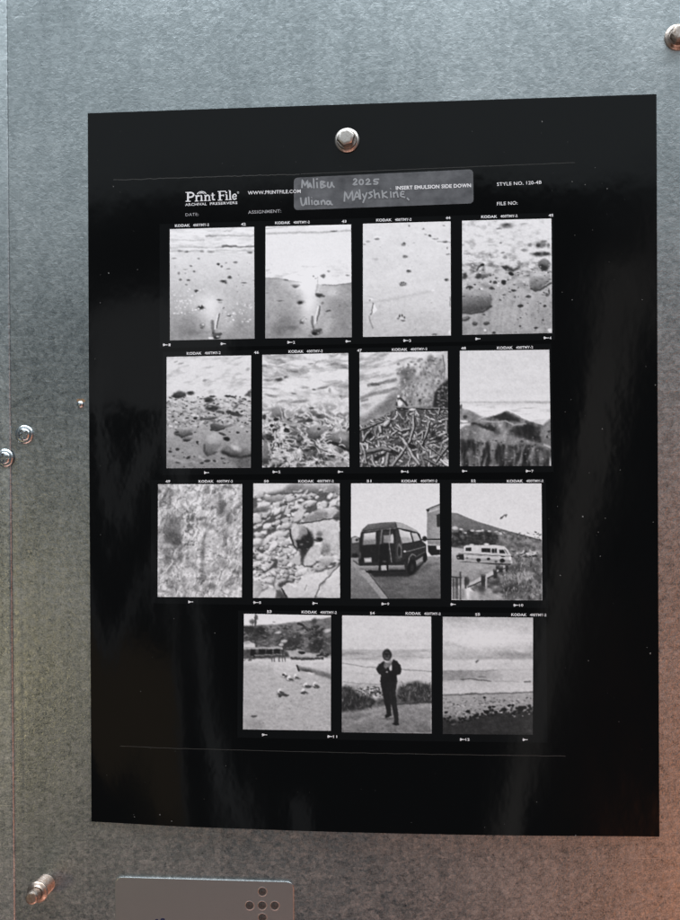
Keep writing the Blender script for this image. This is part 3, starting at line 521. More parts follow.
    for _ in range(220):
        x = g.uniform(390, 655); y = g.uniform(560, 845); a = g.normal(-1.5, .5); l = g.uniform(8, 24)
        if x < 470 and y < 640: continue
        p.line([(x, y), (x+l*math.cos(a), y+l*math.sin(a))], 4.5, g.choice([.2, .3, .75, .85]), .6, 3)
    p.poly([(372, 300), (378, 285), (400, 275), (388, 295)], .25, 3); p.line([(385, 290), (402, 272), (420, 268), (412, 282)], 7, .45); p.ell(412, 272, 9, 6, .45, 0, .5)
    p.grain(.022); return p.done(.07, .97, 2.)

def pic_beach_birds(c):
    p = Pic(c, 13)
    p.ygrad([50, 130], [.95, .97])
    t = (p.fbm(26, 22, 4, 1)-.5)
    p.poly([(40, 145), (150, 130), (280, 125), (400, 110), (520, 95), (640, 78), (640, 360), (40, 360)], .55, 5, 1, tex=t*.25)
    p.specks(30, (180, 640), (110, 200), (6, 14), (.4, .55), .6, op=.7)
    p.line([(415, 118), (450, 140), (490, 165), (510, 160)], 15, .2); p.line([(465, 145), (495, 170)], 8, .4); p.poly([(420, 130), (460, 150), (470, 190), (430, 190)], .7, 6, .8)
    p.poly([(40, 140), (90, 138), (210, 170), (330, 185), (430, 195), (500, 200), (580, 160), (640, 180), (640, 340), (40, 330)], .42, 8, 1, tex=t*.6)
    for x, y, rx, ry, v in ((80, 160, 40, 24, .2), (165, 168, 46, 30, .18), (100, 215, 60, 30, .34), (215, 235, 60, 34, .44), (385, 250, 70, 50, .26), (400, 210, 40, 30, .34), (300, 205, 60, 24, .48), (545, 270, 50, 46, .2), (545, 190, 44, 24, .22), (610, 260, 34, 40, .38), (460, 240, 30, 40, .55), (610, 190, 30, 22, .52), (330, 190, 26, 18, .4), (260, 170, 34, 12, .5)):
        p.ell(x, y, rx, ry, v, 0, .5, .85)
    p.specks(160, (45, 635), (140, 330), (4, 10), (.15, .35), .8, op=.6); p.specks(120, (45, 635), (140, 320), (4, 9), (.5, .7), .7, op=.6)
    for x, y, rx, ry in ((275, 182, 22, 7), (610, 168, 28, 12), (320, 240, 22, 10), (300, 262, 16, 10)): p.ell(x, y, rx, ry, .86, -10, .5, .9)
    p.ell(125, 100, 8, 42, .25, 0, .4, .8); p.ell(130, 80, 12, 16, .4, 0, .5, .8); p.ell(102, 108, 18, 16, .4, 0, .5, .85); p.ell(522, 104, 18, 20, .34, 0, .5, .9); p.line([(105, 110), (108, 145)], 5, .3); p.line([(522, 110), (520, 150)], 6, .35)
    p.poly([(40, 255), (80, 240), (120, 255), (125, 280), (40, 285)], .9, 4); p.ell(70, 250, 24, 10, .7, -15, .5, .8); p.poly([(40, 282), (310, 276), (312, 296), (40, 296)], .76, 3)
    p.poly([(40, 296), (310, 296), (360, 340), (300, 356), (40, 366)], .4, 4, 1, tex=t*.3)
    for x, w in ((112, 14), (170, 22), (220, 20), (272, 20)): p.poly([(x-w, 293), (x+w, 293), (x+w, 326), (x-w, 326)], .12, 4)
    p.ell(110, 325, 16, 26, .1, 0, .4); p.ell(65, 345, 30, 20, .4, 0, .5); p.line([(120, 335), (320, 328)], 8, .6, .8); p.line([(310, 280), (310, 345)], 7, .3)
    p.poly([(340, 302), (440, 296), (520, 322), (600, 318), (638, 335), (638, 348), (360, 350)], .8, 5, .95, tex=t*.15); p.ell(440, 316, 22, 10, .15, 0, .4); p.ell(475, 300, 20, 14, .5, 0, .5); p.specks(14, (540, 636), (320, 342), (4, 8), (.15, .35), 1)
    p.poly([(40, 360), (340, 350), (638, 345), (638, 845), (40, 840)], .8, 6, 1, (0, .0)); 
    sand = np.interp(p.Y, [350, 400, 480, 600, 840], [.92, .88, .80, .79, .76])+(p.fbm(50, 12, 4, 7)-.5)*.07
    sand = sand-.07*(1-sstep(0, 60, np.abs(p.Y-420)))*(p.X < 250)
    p.mix(sstep(352, 368, p.Y+ (p.X-300)*.02), sand)
    p.line([(370, 352), (450, 357), (580, 354)], 17, .32, .95, 7); p.specks(20, (375, 575), (345, 352), (4, 7), (.55, .7)); p.line([(110, 352), (250, 345)], 9, .32, .8)
    for x in (235, 252, 285, 305, 325): p.line([(x, 345), (x+2, 375)], 8, .42, .8)
    p.specks(20, (45, 110), (340, 372), (5, 9), (.35, .5))
    p.poly([(410, 405), (500, 420), (560, 440), (638, 460), (638, 495), (560, 470), (480, 445), (420, 445)], .52, 6, .9, tex=t*.2); p.line([(408, 405), (420, 440)], 12, .25); p.ell(470, 438, 36, 8, .36, 5, .5); p.ell(500, 455, 26, 6, .9, 5, .5)
    for x, y in ((322, 470), (350, 490), (395, 478), (465, 535), (525, 530), (450, 575), (290, 575)):
        p.ell(x+10, y+12, 26, 9, .5, 8, .5, .8); p.ell(x, y-4, 10, 16, .98, 25, .4); p.ell(x+14, y+6, 16, 6, .35, 15, .5)
    p.ell(310, 600, 34, 11, .36, 5, .4); p.ell(295, 612, 14, 8, .3); p.ell(340, 600, 16, 5, .3); p.ell(450, 585, 14, 8, .3); p.ell(487, 545, 22, 9, .36); p.ell(540, 548, 22, 8, .36); p.ell(318, 465, 9, 8, .25); p.ell(450, 585, 14, 9, .35)
    p.ell(118, 746, 20, 8, .42, -8, .5); p.ell(120, 800, 50, 30, .66, 0, .8, .7); p.ell(430, 680, 40, 12, .68, 20, .8, .5); p.specks(40, (60, 630), (500, 830), (3, 6), (.62, .7), .6)
    p.grain(.022); return p.done(.08, .97)

def pic_person_on_path(c):
    p = Pic(c, 14)
    p.ygrad([50, 200, 278, 286, 320, 345, 370, 480, 520], [.93, .93, .925, .80, .79, .84, .92, .88, .85])
    p.V += (p.fbm(400, 50, 3, 1)-.5)*.06; p.V -= np.clip(p.fbm(120, 8, 3, 2)-.5, 0, 1)*.4*sstep(285, 300, p.Y)*(1-sstep(340, 360, p.Y))
    p.V += .1*sstep(440, 640, p.X)*sstep(285, 300, p.Y)*(1-sstep(350, 380, p.Y))
    p.line([(50, 375), (120, 385), (200, 398), (300, 402)], 7, .68, .8); p.line([(450, 418), (540, 424), (648, 430)], 7, .66, .8); p.line([(50, 500), (180, 512), (300, 515)], 8, .66, .7); p.line([(60, 435), (300, 450)], 10, .8, .5, 10)
    t = (p.fbm(20, 20, 4, 4)-.5)
    p.poly([(40, 520), (320, 520), (420, 515), (420, 600), (40, 600)], .74, 10, .9, tex=t*.35); p.specks(60, (60, 320), (530, 600), (4, 8), (.15, .4), .7); p.specks(30, (60, 320), (530, 600), (4, 8), (.85, .95), .7)
    p.poly([(40, 700), (200, 680), (330, 640), (648, 620), (655, 845), (40, 845)], .62, 8, 1, (0, -.06), tex=(p.fbm(40, 18, 4, 6)-.5)*.2)
    p.poly([(40, 540), (70, 525), (110, 545), (170, 590), (240, 600), (290, 630), (240, 670), (170, 690), (40, 700)], .3, 9, 1, tex=t*.4); p.ell(90, 650, 60, 35, .18, 0, .7, .7); p.ell(150, 625, 50, 30, .24, 0, .7, .7)
    p.poly([(410, 600), (430, 530), (500, 505), (560, 495), (648, 520), (650, 640), (420, 645), (260, 660), (290, 610)], .36, 10, 1, tex=t*.4); p.ell(600, 560, 50, 40, .26, 0, .7, .7); p.ell(460, 570, 40, 30, .34, 0, .7, .6); p.line([(420, 650), (540, 640), (650, 635)], 12, .22, .7, 14)
    g = p.rng
    for _ in range(150):
        if g.random() < .6: x = g.uniform(430, 645); y = g.uniform(520, 630)
        else: x = g.uniform(50, 280); y = g.uniform(560, 690)
        a = g.normal(-1.5, .4); l = g.uniform(14, 34)
        p.line([(x, y), (x+l*math.cos(a), y+l*math.sin(a))], 4.5, g.choice([.15, .2, .55, .68]), .55, 3)
    p.line([(60, 800), (250, 720), (360, 690)], 20, .72, .5, 20); p.ell(360, 745, 40, 8, .38, 0, .6, .7)
    # person
    p.poly([(310, 440), (416, 440), (416, 500), (408, 560), (416, 650), (426, 720), (428, 782), (398, 784), (396, 720), (382, 660), (370, 640), (380, 710), (372, 725), (348, 722), (346, 690), (330, 620), (312, 540), (306, 490)], .13, 3, 1, (.03, 0), tex=(p.fbm(16, 40, 3, 51)-.5)*.10)
    p.ell(410, 782, 22, 11, .07, 5, .3); p.ell(358, 724, 24, 11, .07, -20, .3)
    p.poly([(278, 410), (295, 378), (325, 360), (345, 375), (380, 375), (392, 350), (420, 362), (440, 390), (450, 420), (438, 445), (416, 452), (420, 500), (305, 500), (312, 452), (290, 440)], .12, 3, 1, (-.03, -.03), tex=(p.fbm(22, 18, 3, 52)-.5)*.14)
    p.line([(416, 455), (412, 540), (398, 600)], 5, .3, .6); p.line([(372, 520), (378, 640)], 5, .2, .7)
    p.ell(351, 318, 30, 40, .12, 0, .2); p.ell(350, 325, 20, 30, .46, 0, .4); p.ell(350, 312, 17, 12, .18, 0, .4); p.ell(352, 300, 14, 6, .3, 0, .5); p.ell(349, 330, 12, 4, .15, 0, .5)
    p.poly([(332, 365), (350, 375), (378, 350), (388, 385), (380, 420), (366, 415), (352, 392), (336, 408), (326, 400)], .6, 3, .85); p.ell(350, 392, 9, 18, .6, 20, .4); p.ell(376, 405, 8, 18, .9, 10, .4); p.ell(352, 430, 6, 6, .7); p.ell(355, 405, 8, 7, .12)
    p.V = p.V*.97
    p.grain(.022); return p.done(.07, .96)

def pic_shore_sunset(c):
    p = Pic(c, 15)
    p.ygrad([48, 150, 240, 290, 330, 345, 398, 408, 430, 470, 500, 560, 572, 640, 700, 760, 840], [.86, .91, .93, .86, .80, .90, .90, .84, .80, .80, .86, .88, .74, .72, .68, .4, .28])
    p.V += (p.fbm(330, 44, 4, 1, 3)-.5)*.16*(1-sstep(330, 400, p.Y))
    p.glow(340, 190, 160, 90, .05); p.glow(130, 60, 120, 40, -.05); p.glow(110, 235, 70, 16, -.08, 8); p.glow(600, 130, 60, 20, -.06)
    p.poly([(400, 290), (520, 280), (600, 290), (658, 280), (658, 322), (520, 322), (430, 310)], .66, 14, .8); p.line([(250, 322), (450, 326), (655, 320)], 10, .74, .6, 10); p.ell(560, 275, 50, 8, .92, 10, .6, .7)
    p.mix((1-sstep(180, 420, p.X))*sstep(408, 414, p.Y)*(1-sstep(450, 490, p.Y))*.65, .60); p.line([(48, 412), (300, 412), (420, 408)], 5, .62, .7); p.mix(sstep(400, 470, p.X)*sstep(400, 420, p.Y)*(1-sstep(540, 560, p.Y))*.5, .93)
    for pts, w, v in (([(165, 470), (230, 468), (300, 475), (370, 480)], 8, .42), ([(290, 452), (340, 455)], 7, .5), ([(600, 488), (640, 488)], 10, .45), ([(400, 484), (560, 486)], 6, .74), ([(48, 468), (160, 470)], 8, .66), ([(48, 574), (180, 572), (270, 568), (400, 564), (655, 558)], 11, .5), ([(200, 568), (270, 566)], 9, .4)):
        p.line(pts, w, v, .8, 6)
    edge = np.interp(p.X, [47, 160, 250, 350, 450, 560, 660], [742, 745, 735, 705, 690, 690, 680])+(p.fbm(24, 24, 3, 4)-.5)*40
    p.mix(sstep(-8, 10, p.Y-edge), .24+(p.fbm(30, 22, 4, 6)-.5)*.16)
    p.specks(170, (50, 655), (590, 740), (3, 6), (.3, .55), .7, where=lambda x, y: y < np.interp(x, [47, 350, 660], [740, 700, 680])); p.specks(60, (50, 655), (600, 720), (3, 6), (.82, .92), .7)
    g = p.rng
    for _ in range(90):
        x = g.uniform(48, 655); y = np.interp(x, [47, 160, 250, 350, 450, 560, 660], [735, 738, 725, 695, 680, 672, 660])+g.uniform(-14, 26)
        p.ell(x, y, g.uniform(4, 12), g.uniform(4, 9), g.uniform(.05, .2), 0, .5, .9)
    for x, y, r in ((215, 686, 12), (365, 660, 10), (390, 655, 9), (465, 672, 14), (497, 645, 9), (520, 645, 8), (345, 690, 14), (270, 712, 14), (575, 668, 18), (600, 660, 12), (330, 592, 8), (630, 650, 9), (70, 690, 9)):
        p.ell(x, y, r*1.2, r*.85, .08, 0, .4)
    p.poly([(268, 352), (280, 343), (292, 338), (288, 348), (274, 358)], .4, 3); p.ell(118, 772, 14, 5, .5, 0, .6, .8)
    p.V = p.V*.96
    p.grain(.022); return p.done(.07, .94)

# region origin (x, y) in photograph pixels, corners in the measuring grid (6.8 units per pixel)
PICS = [
 (160, 220, [(70, 65), (642, 50), (645, 808), (70, 820)], pic_wet_sand, 'grey print of wet sand with scattered pebbles and a bright gleam'),
 (260, 220, [(40, 47), (620, 33), (625, 798), (38, 806)], pic_foam_edge, 'print of white foam ending on wet sand with pebbles'),
 (355, 215, [(55, 62), (650, 45), (652, 820), (55, 830)], pic_paw_prints, 'pale print of a line of paw prints in sand'),
 (455, 210, [(48, 75), (655, 60), (660, 838), (50, 850)], pic_wet_boulders, 'print of two smooth boulders in shallow foam'),
 (160, 345, [(48, 82), (622, 72), (620, 835), (47, 838)], pic_tide_stones, 'print of smooth stones on sand below white surf'),
 (255, 345, [(52, 68), (635, 55), (642, 828), (52, 832)], pic_churning_foam, 'print of foam churning around dark rocks'),
 (353, 345, [(45, 52), (643, 44), (650, 825), (48, 828)], pic_driftwood, 'print of tangled driftwood sticks under a pale cliff'),
 (455, 345, [(33, 40), (640, 33), (652, 822), (35, 824)], pic_headland, 'print of a dark rocky headland against a pale sea and sky'),
 (150, 475, [(58, 62), (630, 62), (630, 828), (57, 826)], pic_cliff_texture, 'print of a mottled pale cliff face'),
 (245, 475, [(60, 57), (645, 57), (650, 832), (60, 832)], pic_rock_pile, 'print of a rock pile with one round dark hollow'),
 (345, 475, [(43, 57), (643, 57), (650, 836), (43, 836)], pic_van, 'print of a dark van seen from behind'),
 (445, 475, [(45, 57), (655, 57), (660, 848), (45, 846)], pic_motorhome, 'print of a white motorhome below a hillside'),
 (238, 605, [(47, 55), (636, 66), (638, 840), (44, 832)], pic_beach_birds, 'print of birds on a sandy beach below wooded hills'),
 (336, 607, [(46, 52), (648, 60), (652, 845), (46, 836)], pic_person_on_path, 'print of a person in dark clothes standing on a path'),
 (436, 609, [(47, 48), (658, 54), (655, 843), (47, 835)], pic_shore_sunset, 'print of a dim pebbly shore under a cloudy sky'),
]
# ---------------------------------------------------------------- helpers
col = scene.collection
def px(x, y, h=0.0):
    """photograph pixel -> (X, Z) in mm on the wall plane raised h mm, for laying out what is printed or fixed there"""
    d = CAM_R @ Vector(((x-CX)/FPX, -(y-CY)/FPX, -1.0))
    t = (-h-CAM_P.y)/d.y
    p = CAM_P+d*t
    return p.x, p.z
SW, SH = 279.4, 355.6
def lift(X, Z):
    """how far the paper stands off the steel (mm): pinned at the top, bellied out and rippled below"""
    u = (X+SW/2)/SW; v = (SH/2-Z)/SH
    s = np.clip((v-.30)/.70, 0, 1)
    b = np.clip(np.sin(np.pi*np.clip(u, 0, 1)**.85), 0, 1)
    r = .55*np.sin(u*9.5+v*2.2)*np.exp(-((u-.98)/.22)**2)+.5*np.sin(u*21+v*3.0+1)*np.exp(-((u-.05)/.20)**2)
    d = -.32*np.exp(-(((X+13.3)**2+(Z-156.5)**2)/14.0**2))      # pressed in under the bolt
    return .7+d+6.4*s*s*(.12+.88*b)+r*np.clip(v*1.6, 0, 1)+.25*np.sin(u*5+v*4)
def W(X, Z, h=0.0):
    return (X/1000, -h/1000, Z/1000+Z0)
def S(x, y, off):
    """photograph pixel -> point on the paper"""
    X, Z = px(x, y)
    return W(X, Z, float(lift(X, Z))+off)

def mesh(name, verts, faces, mat, parent=None, smooth=False):
    me = bpy.data.meshes.new(name); me.from_pydata([tuple(v) for v in verts], [], faces)
    me.validate(); me.update()
    if mat: me.materials.append(mat)
    o = bpy.data.objects.new(name, me); col.objects.link(o)
    if parent: o.parent = parent
    if smooth: me.polygons.foreach_set('use_smooth', [True]*len(me.polygons))
    return o
def empty(name, label, cat, group=None):
    o = bpy.data.objects.new(name, None); col.objects.link(o); o.empty_display_size = .01
    o['label'] = label; o['category'] = cat
    if group: o['group'] = group
    return o
def child(o, parent):
    """parent in place"""
    o.parent = parent; o.matrix_parent_inverse = Matrix.Translation(-Vector(parent.location))
    return o

def quadgrid(corners, nx, ny, off):
    c = np.array(corners, float); V = []; F = []
    for j in range(ny+1):
        for i in range(nx+1):
            u, v = i/nx, j/ny
            p = (c[0]*(1-u)+c[1]*u)*(1-v)+(c[3]*(1-u)+c[2]*u)*v
            V.append(S(p[0], p[1], off))
    for j in range(ny):
        for i in range(nx):
            a = j*(nx+1)+i; F.append((a, a+nx+1, a+nx+2, a+1))
    return V, F

# ---------------------------------------------------------------- materials
def newmat(name):
    m = bpy.data.materials.new(name); m.use_nodes = True
    nt = m.node_tree; b = nt.nodes['Principled BSDF']
    return m, nt, b
def node(nt, typ, **kw):
    n = nt.nodes.new(typ)
    for k, v in kw.items():
        if k.startswith('i_'): n.inputs[k[2:].replace('_', ' ')].default_value = v
        else: setattr(n, k, v)
    return n
def ramp(nt, src, stops):
    r = nt.nodes.new('ShaderNodeValToRGB'); nt.links.new(src, r.inputs[0])
    e = r.color_ramp.elements
    while len(e) < len(stops): e.new(.5)
    for k, (p, c) in enumerate(stops):
        e[k].position = p; e[k].color = (*c, 1) if len(c) == 3 else c
    return r.outputs[0]
def mapped(nt, scale, rot=(0, 0, 0), loc=(0, 0, 0)):
    tc = nt.nodes.new('ShaderNodeTexCoord'); mp = nt.nodes.new('ShaderNodeMapping')
    mp.inputs['Scale'].default_value = scale; mp.inputs['Rotation'].default_value = rot; mp.inputs['Location'].default_value = loc
    nt.links.new(tc.outputs['Object'], mp.inputs[0]); return mp.outputs[0]
def noise(nt, vec, scale, detail=3, rough=.55, dist=0):
    n = node(nt, 'ShaderNodeTexNoise'); n.inputs['Scale'].default_value = scale; n.inputs['Detail'].default_value = detail
    n.inputs['Roughness'].default_value = rough; n.inputs['Distortion'].default_value = dist
    nt.links.new(vec, n.inputs['Vector']); return n.outputs[0]
def math2(nt, op, a, b):
    n = node(nt, 'ShaderNodeMath', operation=op)
    for k, q in enumerate((a, b)):
        if isinstance(q, (int, float)): n.inputs[k].default_value = q
        else: nt.links.new(q, n.inputs[k])
    return n.outputs[0]

def galvanised(name, seed, dark=1.0):
    m, nt, b = newmat(name); L = nt.links
    b.inputs['Metallic'].default_value = 1.0
    loc = (seed*3.7, 0, seed*1.3)
    flx = noise(nt, mapped(nt, (420, 600, 760), (0, .10, 0), loc), 1.0, 4, .65, 1.6)      # crystals lying across
    flz = noise(nt, mapped(nt, (900, 700, 520), (0, .25, 0), loc), 1.0, 3, .62, 1.8)      # crystals standing up
    fin = noise(nt, mapped(nt, (1, 1, 1), loc=loc), 1700, 2, .6)
    vo = node(nt, 'ShaderNodeTexVoronoi'); vo.inputs['Scale'].default_value = 1
    L.new(mapped(nt, (520, 520, 640), (0, .4, 0), loc), vo.inputs['Vector'])
    cell = node(nt, 'ShaderNodeSeparateColor'); L.new(vo.outputs['Color'], cell.inputs[0])
    big = noise(nt, mapped(nt, (9, 9, 7), loc=loc), 1.0, 4, .6)
    streak = noise(nt, mapped(nt, (420, 50, 4), loc=loc), 1.0, 2, .5)
    sheen_band = noise(nt, mapped(nt, (70, 5, .9), loc=loc), 1.0, 3, .6)                       # upright sheen bands put into the colour
    mot = noise(nt, mapped(nt, (260, 260, 330), (0, .3, 0), loc), 1.0, 5, .68, 1.2)       # mottled zinc
    # reflected contrast put into the colour: flecks strong low down, faint near the top
    tc = node(nt, 'ShaderNodeTexCoord'); sx = node(nt, 'ShaderNodeSeparateXYZ'); L.new(tc.outputs['Object'], sx.inputs[0])
    zz = math2(nt, 'ADD', sx.outputs[2], math2(nt, 'MULTIPLY', math2(nt, 'ADD', big, -.5), .22))
    reflect_contrast = ramp(nt, math2(nt, 'ADD', math2(nt, 'MULTIPLY', math2(nt, 'ADD', zz, -Z0), -2.2), .42), [(.12, (.22,)*3), (.42, (1,)*3)])
    fl = math2(nt, 'ADD', math2(nt, 'MULTIPLY', flx, .35), math2(nt, 'ADD', math2(nt, 'MULTIPLY', flz, .30), math2(nt, 'MULTIPLY', mot, .35)))
    fl = math2(nt, 'ADD', fl, -.5)
    v = math2(nt, 'ADD', math2(nt, 'MULTIPLY', fl, 1.6), math2(nt, 'MULTIPLY', math2(nt, 'ADD', fin, -.5), .5))
    v = math2(nt, 'ADD', v, math2(nt, 'MULTIPLY', math2(nt, 'ADD', cell.outputs[0], -.5), .08))
    v = math2(nt, 'ADD', v, math2(nt, 'MULTIPLY', math2(nt, 'ADD', streak, -.5), .14))
    v = math2(nt, 'MULTIPLY', v, reflect_contrast)
    v = math2(nt, 'ADD', v, math2(nt, 'MULTIPLY', math2(nt, 'ADD', sheen_band, -.5), .15))
    v = math2(nt, 'ADD', v, math2(nt, 'MULTIPLY', math2(nt, 'ADD', big, -.5), .28))
    for rot, thr, seed2 in (((0, .5, 0), .69, 3), ((0, -.9, 0), .70, 5), ((0, 1.45, 0), .70, 8)):   # hairline scratches
        sc = noise(nt, mapped(nt, (24, 24, 1500), rot, (seed2, 0, seed2*2+seed)), 1.0, 2, .5)
        v = math2(nt, 'ADD', v, math2(nt, 'MULTIPLY', math2(nt, 'GREATER_THAN', sc, thr), .16))
    c = ramp(nt, math2(nt, 'ADD', v, .495), [(.22, (.11*dark, .13*dark, .14*dark)), (.40, (.34*dark, .372*dark, .382*dark)), (.52, (.45*dark, .488*dark, .497*dark)), (.80, (.72*dark, .75*dark, .75*dark))])
    L.new(c, b.inputs['Base Color'])
    r = math2(nt, 'ADD', math2(nt, 'MULTIPLY', cell.outputs[1], .08), math2(nt, 'ADD', math2(nt, 'MULTIPLY', big, .24), math2(nt, 'ADD', math2(nt, 'MULTIPLY', mot, .12), .12)))
    L.new(r, b.inputs['Roughness'])
    hb = math2(nt, 'ADD', math2(nt, 'MULTIPLY', noise(nt, mapped(nt, (430, 500, 560), (0, .2, 0), loc), 1.0, 1.0, .5, 1.4), .6), math2(nt, 'MULTIPLY', mot, .4))
    bp = node(nt, 'ShaderNodeBump'); bp.inputs['Strength'].default_value = 1.0; bp.inputs['Distance'].default_value = .00011
    L.new(hb, bp.inputs['Height']); L.new(bp.outputs[0], b.inputs['Normal'])
    return m
M_GALV = galvanised('galvanised_steel', 1)
M_GALV2 = galvanised('galvanised_steel_strip', 2, 1.25)

def gloss_print(name, colr, rough=.07):
    m, nt, b = newmat(name); L = nt.links
    b.inputs['Base Color'].default_value = (*colr, 1)
    b.inputs['Specular IOR Level'].default_value = .31
    sm = noise(nt, mapped(nt, (14, 14, 9)), 1.0, 3, .6)
    L.new(ramp(nt, sm, [(.35, (rough*.8,)*3), (.7, (rough*1.7,)*3)]), b.inputs['Roughness'])
    bp = node(nt, 'ShaderNodeBump'); bp.inputs['Strength'].default_value = .25; bp.inputs['Distance'].default_value = .0004
    L.new(noise(nt, mapped(nt, (60, 60, 40)), 1.0, 3, .5), bp.inputs['Height']); L.new(bp.outputs[0], b.inputs['Normal'])
    return m, nt, b
M_PAPER, _, _ = gloss_print('glossy_black_paper', (.0018, .0018, .0019))
M_FILM, _, _ = gloss_print('glossy_film_black', (.0042, .0045, .0048))
M_INK, _, _ = gloss_print('white_print', (.62, .62, .63), .3)
M_INK2, _, _ = gloss_print('grey_print', (.30, .30, .31), .3)
M_PENCIL, _, _ = gloss_print('pencil_print', (.25, .26, .27), .3)
M_LINE, _, _ = gloss_print('sleeve_edge_print', (.034, .034, .032), .3)
M_DUST, _, _ = gloss_print('dust_print', (.13, .13, .125), .4)
M_LABEL, nt, b = gloss_print('grey_label_print', (.1, .1, .1), .2)
nt.links.new(ramp(nt, noise(nt, mapped(nt, (120, 120, 160)), 1.0, 4, .65), [(.25, (.050, .052, .056)), (.75, (.125, .129, .136))]), b.inputs['Base Color'])
M_PHOTO, nt, b = gloss_print('silver_print', (.5, .5, .5))
at = node(nt, 'ShaderNodeAttribute', attribute_name='tone'); nt.links.new(at.outputs['Color'], b.inputs['Base Color'])

def metal(name, c0, c1, rough, scale=900, bump=.2, metallic=1.0):
    m, nt, b = newmat(name); L = nt.links
    b.inputs['Metallic'].default_value = metallic
    n = noise(nt, mapped(nt, (1, 1, 1)), scale, 4, .6)
    L.new(ramp(nt, n, [(.32, c0), (.68, c1)]), b.inputs['Base Color'])
    L.new(ramp(nt, n, [(.3, (rough*1.35,)*3), (.7, (rough*.85,)*3)]), b.inputs['Roughness'])
    bp = node(nt, 'ShaderNodeBump'); bp.inputs['Strength'].default_value = bump; bp.inputs['Distance'].default_value = .0003
    L.new(n, bp.inputs['Height']); L.new(bp.outputs[0], b.inputs['Normal'])
    return m
M_BOLT = metal('dull_steel', (.36, .33, .30), (.66, .62, .58), .38)
M_BOLT_R = metal('tarnished_steel', (.15, .105, .075), (.58, .53, .49), .42, 500, .4)
M_BOLT_C = metal('coppery_steel', (.30, .21, .155), (.62, .53, .47), .36, 700, .3)
M_SCREW = metal('zinc_plated_steel', (.50, .54, .56), (.74, .78, .80), .24, 700)
M_PLATE = metal('brushed_plate', (.52, .52, .52), (.57, .57, .57), .32, 2600, .02)
M_DARK = metal('dark_recess', (.06, .06, .06), (.17, .17, .17), .5, 900, .3)  # for dimple floors: shade of a recess put into the colour
M_SLOT = metal('shaded_slot', (.012, .013, .016), (.04, .045, .05), .6, 900, .2, 0.0)  # shade inside the screw's cross put into the colour
M_RUST = metal('rust', (.12, .07, .04), (.27, .17, .09), .8, 1500, .4, 0.0)
M_BLUE, _, _ = gloss_print('dark_blue_ink', (.012, .016, .06), .4)

# ---------------------------------------------------------------- the steel wall
def box(x0, x1, y0, y1, z0, z1, bev=0.0, seg=2):
    bm = bmesh.new(); bmesh.ops.create_cube(bm, size=1)
    for v in bm.verts:
        v.co = Vector(((x0+x1)/2+v.co.x*(x1-x0), (y0+y1)/2+v.co.y*(y1-y0), (z0+z1)/2+v.co.z*(z1-z0)))
    if bev: bmesh.ops.bevel(bm, geom=bm.edges[:], offset=bev, segments=seg, affect='EDGES', profile=.5)
    return bm
def from_bm(name, bm, mat, parent=None, smooth=False):
    me = bpy.data.meshes.new(name); bm.to_mesh(me); bm.free(); me.materials.append(mat)
    o = bpy.data.objects.new(name, me); col.objects.link(o)
    if smooth: me.polygons.foreach_set('use_smooth', [True]*len(me.polygons))
    if parent: child(o, parent)
    return o
wall = mesh('wall', [W(-700, -800, 0), W(800, -800, 0), W(800, 800, 0), W(-700, 800, 0)], [(0, 1, 2, 3)], M_GALV)
wall['kind'] = 'structure'
# overlapping strip with a folded edge along the left
(xa, za), (xb, zb) = px(7.2, 0), px(15.8, 920)
sl = (xb-xa)/(zb-za)
prof = [(-620, .0), (-620, .8), (-1.4, .8), (-.9, .77), (-.45, .66), (-.15, .48), (0, .3), (0.02, -.2)]
V = []; F = []
for z in (-800, 800):
    xe = xa+(z-za)*sl
    for dx, h in prof: V.append(W(xe+dx, z, h))
n = len(prof)
for i in range(n-1): F.append((i, i+1, n+i+1, n+i))
strip = mesh('wall_strip', V, F, M_GALV2, smooth=True); strip['kind'] = 'structure'
# shallow pressed fold in the big sheet beside the seam
V = []; F = []
prof = [(1.0, -.01), (2.1, .025), (3.2, .035), (4.3, .025), (5.4, -.01)]
for z in (-800, 800):
    xe = xa+(z-za)*sl
    for dx, h in prof: V.append(W(xe+dx, z, h))
n = len(prof)
for i in range(n-1): F.append((i, i+1, n+i+1, n+i))
fold = mesh('wall_fold', V, F, M_GALV, smooth=True); fold['kind'] = 'structure'

# ---------------------------------------------------------------- the contact sheet
sheet = empty('contact_sheet', 'large glossy black photographic contact sheet pinned by one bolt at its top', 'print')
NX, NY = 84, 104
V = []; F = []
for side in (0, -.28):
    for j in range(NY+1):
        for i in range(NX+1):
            X = -SW/2+SW*i/NX; Z = SH/2-SH*j/NY
            V.append(W(X, Z, float(lift(X, Z))+side))
n1 = (NX+1)*(NY+1)
for j in range(NY):
    for i in range(NX):
        a = j*(NX+1)+i
        F.append((a, a+NX+1, a+NX+2, a+1)); F.append((n1+a, n1+a+1, n1+a+NX+2, n1+a+NX+1))
ring = [i for i in range(NX+1)]+[j*(NX+1)+NX for j in range(1, NY+1)]+[NY*(NX+1)+i for i in range(NX-1, -1, -1)]+[j*(NX+1) for j in range(NY-1, 0, -1)]
for k in range(len(ring)):
    a, b2 = ring[k], ring[(k+1) % len(ring)]; F.append((a, b2, n1+b2, n1+a))
paper = mesh('paper', V, F, M_PAPER, sheet, smooth=True); paper.data.set_sharp_from_angle(angle=math.radians(40))

